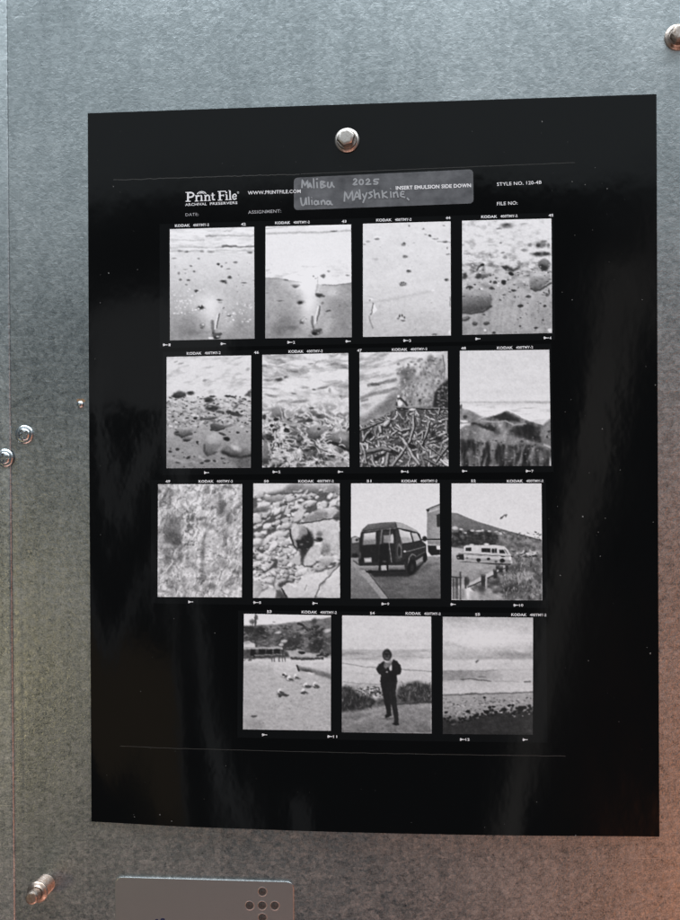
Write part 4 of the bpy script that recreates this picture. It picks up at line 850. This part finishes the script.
STRIPS = [([(160, 224.5), (553.5, 213), (555, 340), (160, 348.5)], (0, 1, 2, 3)),
          ([(163, 352), (551, 344), (553.5, 472), (163, 475)], (4, 5, 6, 7)),
          ([(151.5, 480), (545.5, 479.5), (548, 607.5), (151.5, 603)], (8, 9, 10, 11)),
          ([(239, 610), (546, 612.5), (547, 741), (239, 735.5)], (12, 13, 14))]
strips = []
for q, ids in STRIPS:
    V, F = quadgrid(q, 60, 20, .04)
    strips.append(mesh('film_strip', V, F, M_FILM, sheet, smooth=True))
def lin(v):
    return np.where(v <= .04045, v/12.92, ((v+.055)/1.055)**2.4)
u, v = np.meshgrid(np.linspace(0, 1, GX), np.linspace(0, 1, GY))
idx = np.arange(GX*GY).reshape(GY, GX)
PF = np.stack([idx[:-1, :-1], idx[1:, :-1], idx[1:, 1:], idx[:-1, 1:]], -1).reshape(-1, 4)
D = np.array(CAM_R)
def S_array(x, y, off):
    d = np.stack([(x-CX)/FPX, -(y-CY)/FPX, -np.ones_like(x)], -1) @ D.T
    t = -CAM_P.y/d[..., 1]
    X = CAM_P.x+d[..., 0]*t; Z = CAM_P.z+d[..., 2]*t
    return np.stack([X/1000, -(lift(X, Z)+off)/1000, Z/1000+Z0], -1)
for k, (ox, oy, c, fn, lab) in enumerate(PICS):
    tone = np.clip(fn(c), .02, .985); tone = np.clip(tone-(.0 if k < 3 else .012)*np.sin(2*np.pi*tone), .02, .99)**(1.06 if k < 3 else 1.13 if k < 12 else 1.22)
    c = np.array(c, float)/6.8+np.array([ox, oy])
    X = (c[0, 0]*(1-u)+c[1, 0]*u)*(1-v)+(c[3, 0]*(1-u)+c[2, 0]*u)*v
    Y = (c[0, 1]*(1-u)+c[1, 1]*u)*(1-v)+(c[3, 1]*(1-u)+c[2, 1]*u)*v
    P = S_array(X, Y, .08).reshape(-1, 3)
    me = bpy.data.meshes.new('photograph')
    me.vertices.add(len(P)); me.vertices.foreach_set('co', P.astype(np.float32).ravel())
    me.loops.add(PF.size); me.loops.foreach_set('vertex_index', PF.astype(np.int32).ravel())
    me.polygons.add(len(PF)); me.polygons.foreach_set('loop_start', np.arange(0, PF.size, 4, dtype=np.int32))
    me.update(calc_edges=True)
    me.polygons.foreach_set('use_smooth', np.ones(len(PF), bool))
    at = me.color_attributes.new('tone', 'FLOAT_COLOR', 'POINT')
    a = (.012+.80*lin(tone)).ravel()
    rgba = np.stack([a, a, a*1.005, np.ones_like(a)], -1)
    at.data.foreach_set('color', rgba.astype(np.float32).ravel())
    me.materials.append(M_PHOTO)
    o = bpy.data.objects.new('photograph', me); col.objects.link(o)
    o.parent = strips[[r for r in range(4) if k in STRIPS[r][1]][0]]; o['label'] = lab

# ---- lettering
def text_polys(body, bold=0.0, spacing=1.0):
    cu = bpy.data.curves.new('t', 'FONT'); cu.body = body; cu.offset = bold; cu.space_character = spacing; cu.resolution_u = 3
    o = bpy.data.objects.new('t', cu); col.objects.link(o)
    dg = bpy.context.evaluated_depsgraph_get(); me = bpy.data.meshes.new_from_object(o.evaluated_get(dg))
    V = np.array([vv.co[:2] for vv in me.vertices]); F = [tuple(pp.vertices) for pp in me.polygons]
    bpy.data.objects.remove(o); bpy.data.curves.remove(cu); bpy.data.meshes.remove(me)
    return V, F
_cache = {}
def lettering(body, p0, p1, h, parent, mat=None, bold=.012, off=.14, up=None, name='lettering', spacing=1.05):
    """letters fitted between two baseline points (photograph pixels), h pixels high"""
    key = (body, bold, spacing)
    if key not in _cache: _cache[key] = text_polys(body, bold, spacing)
    V, F = _cache[key]
    x0, x1 = V[:, 0].min(), V[:, 0].max(); y0 = 0.0; y1 = .71
    dx, dy = p1[0]-p0[0], p1[1]-p0[1]; l = math.hypot(dx, dy)
    ux, uy = -dy/l, dx/l                                    # baseline normal (down)
    P = []
    for q in V:
        s = (q[0]-x0)/(x1-x0); t = (q[1]-y0)/(y1-y0)*h
        P.append(S(p0[0]+dx*s-ux*t, p0[1]+dy*s-uy*t, off))
    return mesh(name, P, F, mat or M_INK, parent)
def strokes(name, groups, mat, parent, off=.14, cap=True):
    """pen strokes: list of (points in photograph pixels, width in pixels)"""
    V = []; F = []
    for gi, (pts, w) in enumerate(groups):
        p = np.array(pts, float); n = len(p); base = len(V); o2 = off+.003*gi
        for i in range(n):
            a = p[max(0, i-1)]; b3 = p[min(n-1, i+1)]
            t = b3-a; t = t/(np.linalg.norm(t)+1e-9); nn = np.array([-t[1], t[0]])
            if 0 < i < n-1:
                t1 = p[i]-p[i-1]; t1 = t1/(np.linalg.norm(t1)+1e-9); c = abs(np.dot(nn, np.array([-t1[1], t1[0]])))
                k = w/2/max(.55, c)
            else: k = w/2
            for sgn in (-1, 1):
                q = p[i]+nn*sgn*k; V.append(S(q[0], q[1], o2))
        for i in range(n-1):
            F.append((base+2*i, base+2*i+1, base+2*i+3, base+2*i+2))
    return mesh(name, V, F, mat, parent)
def zp(o, s, pts): return [(o[0]+x/s, o[1]+y/s) for x, y in pts]
def curve(pts, n=6):
    """smooth polyline through points"""
    p = np.array(pts, float)
    if len(p) < 3: return [tuple(q) for q in p]
    e = np.vstack([2*p[0]-p[1], p, 2*p[-1]-p[-2]]); out = []
    for i in range(1, len(e)-2):
        for k in range(n):
            t = k/n; a, b4, c, d = e[i-1], e[i], e[i+1], e[i+2]
            out.append(tuple(.5*((2*b4)+(-a+c)*t+(2*a-5*b4+4*c-d)*t*t+(-a+3*b4-3*c+d)*t**3)))
    out.append(tuple(p[-1])); return out

# film edge markings: picture index -> text span, number, arrows (measuring grid of that picture)
EDGE = [(105, 337, 50, 43, ('42', 570, 40)), (105, 340, 31, 25, ('43', 573, 20)), (145, 385, 46, 40, ('44', 633, 30)), (178, 425, 57, 50, ('45', 652, 46)),
        (185, 415, 67, 62, ('46', 658, 60)), (230, 462, 54, 50, ('', 0, 0)), (265, 505, 41, 36, ('47', 45, 46)), (285, 530, 29, 24, ('48', 58, 31)),
        (335, 567, 51, 50, ('49', 125, 51)), (365, 605, 50, 49, ('50', 148, 50)), (385, 628, 49, 48, ('51', 165, 49)), (420, 668, 49, 48, ('52', 193, 48)),
        (437, 675, 51, 55, ('53', 218, 48)), (475, 712, 46, 50, ('54', 250, 45)), (510, 748, 42, 45, ('55', 283, 40))]
ARROWS = [(0, 50, 850, '1'), (0, 432, 843, ''), (1, 215, 833, '2'), (1, 600, 826, ''), (2, 357, 855, '3'), (3, 155, 877, ''), (3, 630, 871, '4'),
          (4, 320, 868, ''), (5, 150, 863, '5'), (5, 582, 862, ''), (6, 355, 860, '6'), (7, 65, 857, ''), (7, 508, 857, '7'),
          (8, 283, 859, ''), (9, 90, 863, '8'), (9, 480, 868, ''), (10, 278, 872, '9'), (11, 55, 875, ''), (11, 492, 881, '10'),
          (12, 190, 868, ''), (12, 643, 878, '11'), (14, 190, 872, '12'), (14, 603, 876, '')]
row_of = lambda k: [r for r in range(4) if k in STRIPS[r][1]][0]
for k, (x0, x1, ya, yb, (num, nx, ny)) in enumerate(EDGE):
    ox, oy = PICS[k][0], PICS[k][1]; z = lambda x, y: (ox+x/6.8, oy+y/6.8)
    xm = x0+(x1-x0)*.44; ym = ya+(yb-ya)*.44; xn = x0+(x1-x0)*.53; yn = ya+(yb-ya)*.53
    lettering('KODAK', z(x0, ya), z(xm, ym), 2.5, strips[row_of(k)], bold=.03)
    lettering('400TMY-2', z(xn, yn), z(x1, yb), 2.5, strips[row_of(k)], bold=.02)
    if num: lettering(num, z(nx-16, ny+.5), z(nx+16, ny-.5), 2.5, strips[row_of(k)], bold=.03)
for k, x, y, num in ARROWS:
    ox, oy = PICS[k][0], PICS[k][1]; par = strips[row_of(k)]
    cx, cy = ox+x/6.8, oy+y/6.8
    if num: cx -= 1.6
    tri = [S(cx-2.2, cy-1.5, .14), S(cx-2.2, cy+1.5, .14), S(cx+1.2, cy, .14), S(cx-2.6, cy-.35, .145), S(cx-2.6, cy+.35, .145), S(cx+2.6, cy+.35, .145), S(cx+2.6, cy-.35, .145)]
    mesh('arrow_mark', tri, [(0, 1, 2), (3, 4, 5, 6)], M_INK, par)
    if num: lettering(num, (cx+3.2, cy+1.3), (cx+3.2+2.0*len(num), cy+1.25), 2.5, par, bold=.02)

# header of the film page
h = sheet
Z3 = ((180, 185), 9.714)
logo = [([(82, 78), (82, 160)], 18), ([(84, 80), (114, 79), (134, 90), (136, 106), (116, 121), (84, 123)], 14), ([(58, 77), (92, 76)], 8), ([(58, 163), (108, 162)], 8),
        ([(163, 108), (165, 158)], 14), ([(166, 122), (178, 108), (196, 112)], 12), ([(148, 161), (184, 160)], 7), ([(150, 107), (164, 106)], 6),
        ([(213, 106), (214, 156)], 14), ([(199, 159), (231, 158)], 7), ([(200, 105), (213, 104)], 6),
        ([(251, 105), (252, 155)], 14), ([(254, 118), (268, 104), (284, 108), (289, 124), (290, 153)], 12), ([(237, 157), (267, 156)], 7), ([(276, 156), (304, 154)], 7), ([(238, 104), (251, 103)], 6),
        ([(321, 82), (322, 135), (329, 148), (344, 146)], 13), ([(305, 104), (342, 102)], 8),
        ([(390, 70), (393, 150)], 18), ([(370, 69), (450, 65)], 8), ([(395, 107), (428, 105)], 9), ([(372, 153), (414, 151)], 8), ([(447, 66), (449, 86)], 7), ([(427, 96), (428, 116)], 6),
        ([(457, 99), (459, 147)], 14), ([(444, 149), (474, 147)], 7), ([(444, 98), (456, 97)], 6), ([(450, 80), (462, 79)], 12),
        ([(489, 60), (493, 146)], 14), ([(477, 148), (508, 146)], 7), ([(476, 60), (488, 59)], 6),
        ([(517, 121), (553, 117)], 7), ([(552, 116), (546, 99), (531, 96), (518, 108), (517, 128), (530, 144), (554, 134)], 11),
        ([(172, 94), (186, 77), (214, 70), (244, 76), (258, 92)], 8), ([(192, 88), (206, 82), (222, 82), (240, 88)], 7),
        ([(562, 82), (562, 75), (568, 71), (575, 75), (575, 83), (568, 87), (562, 82)], 3)]
strokes('logo_lettering', [(zp(*Z3, curve(pp, 4) if len(pp) > 3 else pp), w/9.714) for pp, w in logo], M_INK, h, off=.10)
lettering('ARCHIVAL', (185.7, 206.5), (207.3, 205.6), 2.6, h, M_INK, .012)
lettering('PRESERVERS', (210.4, 205.5), (237.8, 204.4), 2.6, h, M_INK, .012)
lettering('DATE:', (186, 216.6), (199, 216.1), 2.9, h, M_INK2, .0)
lettering('WWW.PRINTFILE.COM', (248.3, 195.1), (301, 193.3), 3.4, h, M_INK, .012, off=.17)
lettering('ASSIGNMENT:', (248.5, 214.3), (281.5, 213), 3.2, h, M_INK2, .006)
lettering('STYLE NO. 120-4B', (497, 186.2), (541.5, 184.2), 3.4, h, M_INK, .006)
lettering('FILE NO:', (497, 205.7), (517.5, 204.8), 3.4, h, M_INK, .006)
# grey write-on label with rounded corners
def rounded_quad(q, r, n=5):
    q = np.array(q, float); out = []
    for i in range(4):
        a, b5, c = q[i-1], q[i], q[(i+1) % 4]
        d1 = (a-b5)/np.linalg.norm(a-b5); d2 = (c-b5)/np.linalg.norm(c-b5)
        p0, p1 = b5+d1*r, b5+d2*r
        for k in range(n+1):
            t = k/n; out.append((1-t)**2*p0+2*t*(1-t)*b5+t*t*p1)
    return out
lq = rounded_quad([(294, 178.3), (473, 169.6), (473.6, 203.6), (294.2, 210.6)], 4.5)
cen = np.mean(lq, 0)
V = [S(*cen, .05)]; F = []
rings = 6
for k in range(1, rings+1):
    for q in lq: V.append(S(*(cen+(q-cen)*k/rings), .05))
m_ = len(lq)
for i in range(m_):
    F.append((0, 1+(i+1) % m_, 1+i))
    for k in range(rings-1): F.append((1+k*m_+i, 1+k*m_+(i+1) % m_, 1+(k+1)*m_+(i+1) % m_, 1+(k+1)*m_+i))
label = mesh('title_label', V, F, M_LABEL, sheet, smooth=True); label['label'] = 'mottled grey label strip with pencilled title'
lettering('INSERT EMULSION SIDE DOWN', (396, 190.2), (471, 187.4), 3.6, label, M_INK, .028)
A = ((292, 170), 6.8); Bz = ((340, 168), 4.857)
def circ(cx, cy, rx, ry, n=10): return [(cx+rx*math.cos(6.283*k/n), cy+ry*math.sin(6.283*k/n)) for k in range(n+1)]
hand = [(A, p) for p in ([(70, 126), (73, 72), (90, 108), (106, 76), (109, 126)], [(113, 126), (123, 94), (136, 126)], [(116, 114), (132, 112)], [(148, 60), (151, 128)], [(170, 84), (174, 126)], [(164, 66), (178, 64)],
        [(196, 80), (198, 126)], [(196, 80), (221, 84), (203, 100), (228, 112), (198, 126)], [(246, 84), (244, 112), (252, 121), (264, 116), (270, 84)], [(272, 84), (276, 106), (290, 122)],
        [(418, 73), (431, 63), (440, 76), (418, 102), (447, 100)], circ(472, 85, 13, 17), [(503, 75), (518, 64), (527, 78), (506, 100), (540, 98)], [(594, 66), (562, 68), (560, 81), (583, 86), (578, 98), (554, 97)],
        [(60, 190), (70, 241), (88, 234), (97, 190)], [(97, 190), (102, 241)], [(114, 184), (119, 241)], [(136, 206), (139, 241)], [(134, 192), (137, 190)], circ(165, 226, 12, 13), [(178, 210), (184, 240)], [(199, 212), (202, 241)], [(202, 222), (213, 210), (223, 218), (227, 240)], circ(248, 226, 11, 12), [(260, 212), (268, 236), (279, 238)])]
hand += [(Bz, p) for p in ([(22, 166), (26, 119), (41, 150), (59, 117), (63, 162)], [(68, 159), (83, 119), (98, 156)], [(73, 144), (93, 141)], [(95, 106), (101, 155)], [(109, 127), (119, 146)], [(132, 120), (112, 172)], [(159, 118), (143, 123), (156, 138), (138, 150)],
         [(165, 106), (172, 150)], [(172, 133), (186, 125), (193, 149)], [(205, 110), (209, 149)], [(229, 117), (209, 132), (233, 148)], [(246, 115), (249, 147)], [(245, 103), (248, 102)], [(259, 119), (263, 147)], [(263, 128), (275, 118), (283, 146)], [(314, 118), (299, 118), (296, 138), (317, 145)], [(298, 130), (312, 128)], [(326, 147), (336, 159)])]
strokes('handwriting', [(zp(o_[0], o_[1], curve(p, 3) if len(p) > 2 else p), 1.55) for o_, p in hand], M_PENCIL, label, off=.10)
# edges of the plastic film page
rng = np.random.default_rng(5)
def wob(a, b6, n, amp):
    return [(a[0]+(b6[0]-a[0])*k/n, a[1]+(b6[1]-a[1])*k/n+rng.normal(0, amp)) for k in range(n+1)]
strokes('sleeve_edge', [(wob((114, 180.5), (300, 174.6), 60, .25), .75), (wob((301, 174.4), (575, 162.8), 50, .10), .6)], M_LINE, sheet, off=.03)
strokes('sleeve_edge', [(wob((121, 745.3), (565, 754.4), 60, .12), .5)], M_LINE, sheet, off=.03)
# dust that was on the glass, printed as pale dots
V = []; F = []
spots = [(109.5, 273.5, .9), (542, 122, .9), (101, 303, .6), (114, 187, .7), (595, 168, .5), (572, 182, .7), (585, 185, .7), (607, 189, .8), (582.5, 516.5, 1.1), (605, 518, .7), (598, 532, .6), (600, 556, .7), (560, 575, .8), (650, 653, 1.1), (655, 385, .8), (602, 429, .8), (565, 412, .5), (620, 470, .6), (642, 300, .6), (572, 300, .6), (588, 660, .6), (653, 522, .6), (216, 632, .6), (175, 618, .5), (162, 812, .8), (174, 818, .7), (136, 815, .7), (575, 833, .8), (440, 830, .7)]
for _ in range(150):
    x = rng.uniform(95, 652); y = rng.uniform(120, 826)
    if 152 < x < 556 and 212 < y < 742: 
        if rng.random() < .8: continue
    spots.append((x, y, rng.uniform(.18, .45)))
for x, y, r in spots:
    b7 = len(V)
    for k in range(6):
        V.append(S(x+r*.8*math.cos(k*1.047)*rng.uniform(.7, 1.2), y+r*.8*math.sin(k*1.047)*rng.uniform(.7, 1.2), .2))
    F.append(tuple(b7+5-k for k in range(6)))
dust = mesh('dust_marks', V, F, M_DUST, sheet); dust['kind'] = 'stuff'

# ---------------------------------------------------------------- fixings
def lathe(prof, n=40, sides=None):
    """prof: (radius, height) mm, axis pointing out of the wall"""
    V = []; F = []
    for r, hh in prof:
        for k in range(n):
            a = 6.28318*k/n; V.append((r*math.cos(a)/1000, -hh/1000, r*math.sin(a)/1000))
    m = len(prof)
    for j in range(m-1):
        for k in range(n):
            F.append((j*n+k, j*n+(k+1) % n, (j+1)*n+(k+1) % n, (j+1)*n+k))
    F.append(tuple(range((m-1)*n, m*n)))
    return V, F
def part(name, vf, mat, parent, smooth=True, rot=0.0):
    V, F = vf
    if rot: 
        c, s = math.cos(rot), math.sin(rot); V = [(x*c-z*s, y, x*s+z*c) for x, y, z in V]
    o = mesh(name, V, F, mat, parent, smooth)
    if smooth:
        try: o.data.set_sharp_from_angle(angle=math.radians(38))
        except Exception: pass
    return o
def hexhead(r, h0, h1, bev=.6, sides=6):
    """hexagon with chamfered rim and a shallow dished face"""
    V, F = lathe([(r*.97, h0), (r, h0+.4), (r, h1-bev*1.5), (r-bev*.35, h1-bev*.5), (r-bev*1.1, h1-.04), (r*.6, h1), (0.01, h1-.05)], sides)
    return V, F
def bolt(x, y, label, base_h, mats, flange_r=5.9, head_r=4.6, head_h=6.2, dome=2.2, rot=.3, shank=None, sides=6, group='bolts through the steel wall'):
    X, Z = px(x, y)
    o = empty('bolt', label, 'bolt', group); o.location = W(X, Z, base_h)
    b0 = 0
    if shank:
        length, r = shank
        prof = [(r, -1)]
        t = 0.0
        while t < length-.8:
            prof += [(r, t), (r*.86, t+.4), (r, t+.8)]; t += .9
        prof += [(r, length)]
        part('shank', lathe(prof, 32), mats[2], o); b0 = length
    part('flange', lathe([(flange_r, b0), (flange_r, b0+.7), (flange_r-.35, b0+1.1), (flange_r-1.0, b0+1.35), (head_r+.25, b0+dome), (head_r+.1, b0+dome-.35), (head_r-.9, b0+dome-.3)], 44), mats[0], o)
    part('head', hexhead(head_r, b0+dome-.1, b0+dome+head_h, sides=sides), mats[1], o, rot=rot)
    return o
bolt(347.3, 141.0, 'pale steel hex bolt pinning the top of the black sheet', .9, (M_BOLT, M_BOLT), flange_r=6.0, head_r=4.4, head_h=5.4, rot=.25)
bolt(677.5, 37.5, 'brown-stained hex bolt cut by the upper right edge', 0, (M_BOLT_R, M_BOLT_R), flange_r=6.2, head_r=4.2, head_h=5.8, rot=.1)
bolt(45.8, 883.5, 'tan-tinged bolt standing far out of the steel near the lower left corner', 0, (M_BOLT_C, M_BOLT_C, M_BOLT_C), flange_r=5.3, head_r=3.1, head_h=7.5, dome=2.2, rot=.2, shank=(11.5, 4.7), sides=28)

def phillips(x, y, base, label, r, rot):
    X, Z = px(x, y)
    o = empty('cross_head_screw', label, 'screw', 'cross-head screws at the panel seam'); o.location = W(X, Z, base)
    part('flange', lathe([(r, 0), (r, .5), (r-.25, .85), (r-.8, 1.05), (r*.70, 1.15), (r*.66, 1.0)], 44), M_SCREW, o)
    # domed head, polar mesh with the cross pressed into it
    n, m = 96, 26; R = r*.68; V = []; F = []
    for j in range(m+1):
        rr = R*(1-j/m)
        hh = 1.0+1.15*math.sqrt(max(0, 1-(rr/R)**2*.98))
        for k in range(n):
            a = 6.28318*k/n; xx, zz = rr*math.cos(a), rr*math.sin(a)
            q = min(max(abs(xx)-R*.82, abs(zz)-R*.23), max(abs(zz)-R*.82, abs(xx)-R*.23))
            dd = 1.9*min(1, max(0, -q/.16+.1))
            V.append((xx/1000, -(hh-dd)/1000, zz/1000))
    for j in range(m):
        for k in range(n):
            F.append((j*n+k, j*n+(k+1) % n, (j+1)*n+(k+1) % n, (j+1)*n+k))
    hd = part('head', (V, F), M_SCREW, o, rot=rot); hd.data.materials.append(M_SLOT)
    deep = [abs(-vv[1]*1000-1.0-1.15*math.sqrt(max(0, 1-((vv[0]**2+vv[2]**2)*1e6/R**2)*.98))) > .25 for vv in V]
    for pp in hd.data.polygons:
        if sum(deep[i] for i in pp.vertices) >= 2: pp.material_index = 1
    part('recess', lathe([(R*.74, .42), (R*.2, .44), (.01, .42)], 16), M_SLOT, o)
    return o
phillips(24.6, 434.6, 0, 'silver cross-head screw just right of the panel seam', 4.75, .5)
phillips(5.6, 458.0, .8, 'silver cross-head screw left of the seam, cut by the picture edge', 4.6, .2)

X, Z = px(80.5, 404.5)
rv = empty('rivet', 'tiny bright rivet tip with a rusty rim beside the sheet', 'rivet'); rv.location = W(X, Z, 0)
part('rivet_head', lathe([(1.9, 0), (1.85, .5), (1.5, 1.0), (.8, 1.3), (.01, 1.38)], 24), M_SCREW, rv)
V = [(0.0004, -.00006, .0019)]; F = []
for k in range(14):
    a = 6.283*k/14; V.append((.0004+.0026*math.cos(a)*rng.uniform(.55, 1.1), -.00006, .0019+.0011*math.sin(a)*rng.uniform(.7, 1.2)))
for k in range(14): F.append((0, 1+(k+1) % 14, 1+k))
mesh('rust_rim', V, F, M_RUST, rv)

# ---------------------------------------------------------------- the small plate at the bottom edge
c1, c2 = px(115.5, 876.2), px(294.0, 875.0)
pl = empty('metal_plate', 'smooth grey metal plate with five round dimples at the bottom edge', 'plate')
pl.location = W((c1[0]+c2[0])/2, c1[1]-30, 0)
wd = (c2[0]-c1[0])/2
out = rounded_quad([(-wd, 30), (wd, 30.3), (wd, -30), (-wd, -30)], 4.0, 6)
m_ = len(out); V = []; F = []
for (ins, hh) in ((0, 0), (0, .95), (.06, 1.08), (.15, 1.12), (.5, 1.12)):
    for q in out:
        k = 1-ins/wd; k2 = 1-ins/30
        V.append((q[0]*k/1000, -hh/1000, q[1]*k2/1000))
for j in range(4):
    for i in range(m_): F.append((j*m_+i, j*m_+(i+1) % m_, (j+1)*m_+(i+1) % m_, (j+1)*m_+i))
F.append(tuple(4*m_+i for i in range(m_)))
part('plate', (V, F), M_PLATE, pl)
for dx, dy in ((262.3, 891.5), (249.5, 905.3), (262, 905.2), (274.6, 905.4), (262.3, 917.5)):
    X, Z = px(dx, dy, 1.1)
    d = part('dimple', lathe([(2.5, 1.10), (2.35, 1.17), (2.2, 1.19), (2.08, 1.16), (2.0, 1.12)], 24), M_PLATE, pl)
    e = part('dimple_floor', lathe([(2.1, 1.125), (1.7, 1.135), (1.1, 1.15), (.6, 1.24), (.01, 1.28)], 20), M_DARK, d)
    d.location = (X/1000-pl.location.x, 0, Z/1000+Z0-pl.location.z)
V = []; F = []
for x0, x1, y0 in ((155, 158.5, 918.9), (160.5, 165, 918.2)):
    b8 = len(V)
    for q in ((x0+.8, y0), (x1-.8, y0), (x1, y0+1.2), (x1, y0+9), (x1-1.2, y0+9), (x1-1.2, y0+1.8), (x0+1.2, y0+1.8), (x0+1.2, y0+9), (x0, y0+9), (x0, y0+1.2)):
        X, Z = px(q[0], q[1], 1.13); V.append((X/1000-pl.location.x, -.00116, Z/1000+Z0-pl.location.z))
    F += [tuple(b8+i for i in (9, 6, 5, 2, 1, 0)), tuple(b8+i for i in (9, 8, 7, 6)), tuple(b8+i for i in (5, 4, 3, 2))]
mesh('blue_printing', V, F, M_BLUE, pl)
